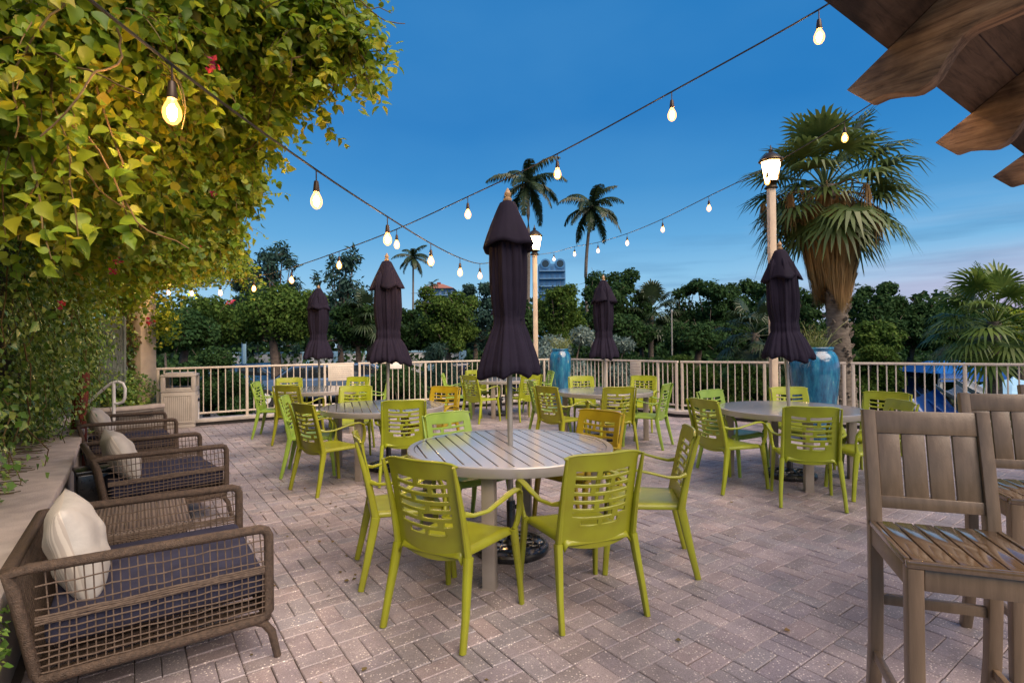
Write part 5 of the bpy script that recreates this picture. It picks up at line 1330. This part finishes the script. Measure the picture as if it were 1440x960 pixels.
# pool slide seen through the railing
o = at(1340, 560, 13.5); t = thing('water_slide', 'blue curved water slide with white chutes beyond the railing at right', 'water slide', (o.x, o.y, -.62))
def chute(px_list, w, m, nm):
    pts = [at(x, y, Y)-Vector((o.x, o.y, -.62)) for x, y, Y in px_list]; den = []
    for i in range(len(pts)-1):
        a = pts[max(0,i-1)]; b_ = pts[i]; c = pts[i+1]; d = pts[min(len(pts)-1,i+2)]
        for q in range(5): u = q/5; den.append(.5*((2*b_)+(c-a)*u+(2*a-5*b_+4*c-d)*u*u+(3*b_-a-3*c+d)*u**3))
    den.append(pts[-1]); sec = [(w*.5*math.cos(PI+PI*q/8), w*.42*math.sin(PI+PI*q/8)) for q in range(9)]+[(w*.46*math.cos(2*PI-PI*q/8), w*.38*math.sin(2*PI-PI*q/8)) for q in range(9)]
    MB().sweep(den, sec).build(nm, m, t, smooth=True)
chute([(1300,545,13.6), (1318,562,13.2), (1345,585,12.8), (1378,600,12.4)], .55, 'plastic_blue', 'chute')
chute([(1330,540,14.2), (1352,555,13.6), (1385,575,13.2), (1420,592,13.0)], .5, 'white', 'chute')
chute([(1352,532,14.6), (1375,546,14.2), (1402,560,13.8), (1440,582,13.4)], .45, 'white', 'chute')
chute([(1285,555,13.2), (1303,580,12.9), (1322,605,12.6)], .6, 'plastic_blue', 'chute')
def local(x, y, Y): return at(x, y, Y)-Vector((o.x, o.y, -.62))
MB().tube([local(1320,533,14.2), local(1350,533,14.2)], .02, 8).tube([local(1320,533,14.2), local(1320,560,14.2)], .02, 8).build('handrail', 'white', t, smooth=True)
for x, y, Y in ((1312,560,13.6), (1348,570,13.6), (1400,575,13.6)): q = local(x, y, Y); MB().tube([(q.x, q.y, 0), q], .05, 10).build('support', 'polegrey', t, smooth=True)
o2 = at(1330, 505, 17); t = thing('pool_canopy', 'blue fabric shade structure behind the water slide at right', 'canopy', (o2.x, o2.y, -.62))
zt = topz(1330, 507, 17)+.62; wd = 2.0
mb = MB().add([(-wd/2,-1,zt-.35), (wd/2,-1,zt-.35), (wd/2,1.2,zt-.35), (-wd/2,1.2,zt-.35), (-wd*.25,.1,zt), (wd*.25,.1,zt)], [(0,1,5,4), (1,2,5), (2,3,4,5), (3,0,4)])
mb.build('roof', 'plastic_blue', t); MB().box((0,-1,zt-.47), (wd,.05,.25)).build('valance', 'plastic_blue', t); MB().box((0,1.2,zt-.47), (wd,.05,.25)).build('valance', 'plastic_blue', t)
MB().box((0,1.1,zt/2-.3), (wd-.1,.05,zt-.6)).build('back_curtain', 'plastic_blue', t)
for sx in (-1, 1):
    for y_ in (-.95, 1.15): MB().box((sx*(wd/2-.05), y_, (zt-.35)/2), (.08,.08,zt-.35)).build('support', 'polegrey', t)
o3 = at(1425, 545, 15); t = thing('pool_parasol', 'pale blue and white parasol top beyond the railing at the far right edge', 'parasol', (o3.x, o3.y, -.62))
zt = topz(1425, 532, 15)+.62
MB().lathe([(1.15, zt-.42), (.6, zt-.16), (.05, zt), (.02, zt+.05)], 8).build('canopy', 'plastic_lightblue', t); MB().tube([(0,0,0), (0,0,zt)], .025, 8).build('pole', 'white', t, smooth=True)

# ------------------------------------------------------------ world and light
w = bpy.data.worlds.new('World'); SC.world = w; w.use_nodes = True; N = w.node_tree.nodes; L = w.node_tree.links; bg = N['Background']
tc = N.new('ShaderNodeTexCoord'); sp = N.new('ShaderNodeSeparateXYZ'); L.new(tc.outputs['Generated'], sp.inputs[0])
rp = N.new('ShaderNodeValToRGB'); cr = rp.color_ramp
def srgb(r, g, b): f = lambda c: (c/255/12.92 if c/255 <= .04045 else ((c/255+.055)/1.055)**2.4); return (f(r), f(g), f(b), 1)
cr.elements[0].position = 0; cr.elements[0].color = srgb(184,212,234); cr.elements[1].position = 1; cr.elements[1].color = srgb(20,92,165)
for p_, c_ in ((.06, srgb(168,207,233)), (.12, srgb(136,191,227)), (.19, srgb(92,164,215)), (.28, srgb(46,134,199)), (.38, srgb(28,119,189)), (.52, srgb(34,120,188))):
    e = cr.elements.new(p_); e.color = c_
L.new(sp.outputs['Z'], rp.inputs[0])
sky = N.new('ShaderNodeTexSky'); sky.sky_type = 'NISHITA'; sky.sun_disc = False; sky.sun_elevation = R(50); sky.sun_rotation = R(154); sky.ozone_density = 6
mul = N.new('ShaderNodeMix'); mul.data_type = 'RGBA'; mul.inputs[0].default_value = .012; L.new(rp.outputs[0], mul.inputs[6]); L.new(sky.outputs[0], mul.inputs[7])
# streaky dusk clouds low on the right
mp = N.new('ShaderNodeMapping'); mp.inputs['Scale'].default_value = (2.0, 2.0, 22); mp.inputs['Rotation'].default_value = (R(3), R(-7), 0); L.new(tc.outputs['Generated'], mp.inputs[0])
nz = N.new('ShaderNodeTexNoise'); nz.inputs['Scale'].default_value = 1.7; nz.inputs['Detail'].default_value = 7; nz.inputs['Roughness'].default_value = .55; L.new(mp.outputs[0], nz.inputs['Vector'])
cn = N.new('ShaderNodeMapRange'); cn.inputs['From Min'].default_value = .47; cn.inputs['From Max'].default_value = .72; L.new(nz.outputs[0], cn.inputs['Value'])
el = N.new('ShaderNodeMapRange'); el.inputs['From Min'].default_value = .25; el.inputs['From Max'].default_value = .06; L.new(sp.outputs['Z'], el.inputs['Value'])
sd = N.new('ShaderNodeMapRange'); sd.inputs['From Min'].default_value = -.15; sd.inputs['From Max'].default_value = .45; L.new(sp.outputs['X'], sd.inputs['Value'])
m1 = N.new('ShaderNodeMath'); m1.operation = 'MULTIPLY'; L.new(cn.outputs[0], m1.inputs[0]); L.new(el.outputs[0], m1.inputs[1])
m2 = N.new('ShaderNodeMath'); m2.operation = 'MULTIPLY'; L.new(m1.outputs[0], m2.inputs[0]); L.new(sd.outputs[0], m2.inputs[1])
m3 = N.new('ShaderNodeMath'); m3.operation = 'MULTIPLY'; m3.inputs[1].default_value = .9; L.new(m2.outputs[0], m3.inputs[0])
cm_ = N.new('ShaderNodeMix'); cm_.data_type = 'RGBA'; L.new(m3.outputs[0], cm_.inputs[0]); L.new(mul.outputs[2], cm_.inputs[6]); cm_.inputs[7].default_value = srgb(72,122,170)
nz2 = N.new('ShaderNodeTexNoise'); nz2.inputs['Scale'].default_value = 1.5; nz2.inputs['Detail'].default_value = 4; nz2.inputs['Roughness'].default_value = .5
mp2 = N.new('ShaderNodeMapping'); mp2.inputs['Scale'].default_value = (1.2, 1.2, 2.6); mp2.inputs['Rotation'].default_value = (0, R(25), 0); L.new(tc.outputs['Generated'], mp2.inputs[0]); L.new(mp2.outputs[0], nz2.inputs['Vector'])
q1 = N.new('ShaderNodeMapRange'); q1.inputs['From Min'].default_value = .35; q1.inputs['From Max'].default_value = .75; q1.inputs['To Max'].default_value = .22; L.new(nz2.outputs[0], q1.inputs['Value'])
cmm = N.new('ShaderNodeMix'); cmm.data_type = 'RGBA'; L.new(q1.outputs[0], cmm.inputs[0]); L.new(cm_.outputs[2], cmm.inputs[6]); cmm.inputs[7].default_value = srgb(110,175,222)
cm_ = cmm
# bright pale streaks
nz3 = N.new('ShaderNodeTexNoise'); nz3.inputs['Scale'].default_value = 1.1; nz3.inputs['Detail'].default_value = 6; mp3 = N.new('ShaderNodeMapping'); mp3.inputs['Location'].default_value = (3, 1, 7); mp3.inputs['Scale'].default_value = (1.6, 1.6, 20); mp3.inputs['Rotation'].default_value = (R(2), R(-9), 0)
L.new(tc.outputs['Generated'], mp3.inputs[0]); L.new(mp3.outputs[0], nz3.inputs['Vector'])
q3 = N.new('ShaderNodeMapRange'); q3.inputs['From Min'].default_value = .50; q3.inputs['From Max'].default_value = .68; q3.inputs['To Max'].default_value = .75; L.new(nz3.outputs[0], q3.inputs['Value'])
q4 = N.new('ShaderNodeMath'); q4.operation = 'MULTIPLY'; L.new(q3.outputs[0], q4.inputs[0]); L.new(el.outputs[0], q4.inputs[1])
q5 = N.new('ShaderNodeMath'); q5.operation = 'MULTIPLY'; L.new(q4.outputs[0], q5.inputs[0]); L.new(sd.outputs[0], q5.inputs[1])
cmk = N.new('ShaderNodeMix'); cmk.data_type = 'RGBA'; L.new(q5.outputs[0], cmk.inputs[0]); L.new(cm_.outputs[2], cmk.inputs[6]); cmk.inputs[7].default_value = srgb(178,205,232)
cm_ = cmk
# rosy band at the right horizon
pk = N.new('ShaderNodeMapRange'); pk.inputs['From Min'].default_value = .15; pk.inputs['From Max'].default_value = .03; L.new(sp.outputs['Z'], pk.inputs['Value'])
pk2 = N.new('ShaderNodeMapRange'); pk2.inputs['From Min'].default_value = .35; pk2.inputs['From Max'].default_value = .75; L.new(sp.outputs['X'], pk2.inputs['Value'])
m4 = N.new('ShaderNodeMath'); m4.operation = 'MULTIPLY'; L.new(pk.outputs[0], m4.inputs[0]); L.new(pk2.outputs[0], m4.inputs[1])
cm2 = N.new('ShaderNodeMix'); cm2.data_type = 'RGBA'; L.new(m4.outputs[0], cm2.inputs[0]); L.new(cm_.outputs[2], cm2.inputs[6]); cm2.inputs[7].default_value = srgb(205,185,215)
L.new(cm2.outputs[2], bg.inputs['Color']); bg.inputs['Strength'].default_value = .73

sl = bpy.data.lights.new('sun', 'SUN'); so = bpy.data.objects.new('sun', sl); COL.objects.link(so)
sl.energy = 4.6; sl.angle = R(58); sl.color = (1, .80, .62)
so.rotation_euler = Vector((-.42, .50, -.76)).normalized().to_track_quat('-Z', 'Y').to_euler()

SC.render.engine = 'CYCLES'; SC.cycles.use_denoising = True; SC.cycles.sample_clamp_indirect = 4; SC.cycles.max_bounces = 6; SC.cycles.transparent_max_bounces = 4
SC.cycles.use_light_tree = True; SC.cycles.caustics_reflective = False; SC.cycles.caustics_refractive = False
SC.view_settings.view_transform = 'Standard'; SC.view_settings.look = 'None'; SC.view_settings.gamma = 1; SC.view_settings.exposure = .46
try: SC.view_settings.use_curve_mapping = False
except Exception: pass
SC.render.resolution_x = 1024; SC.render.resolution_y = 682
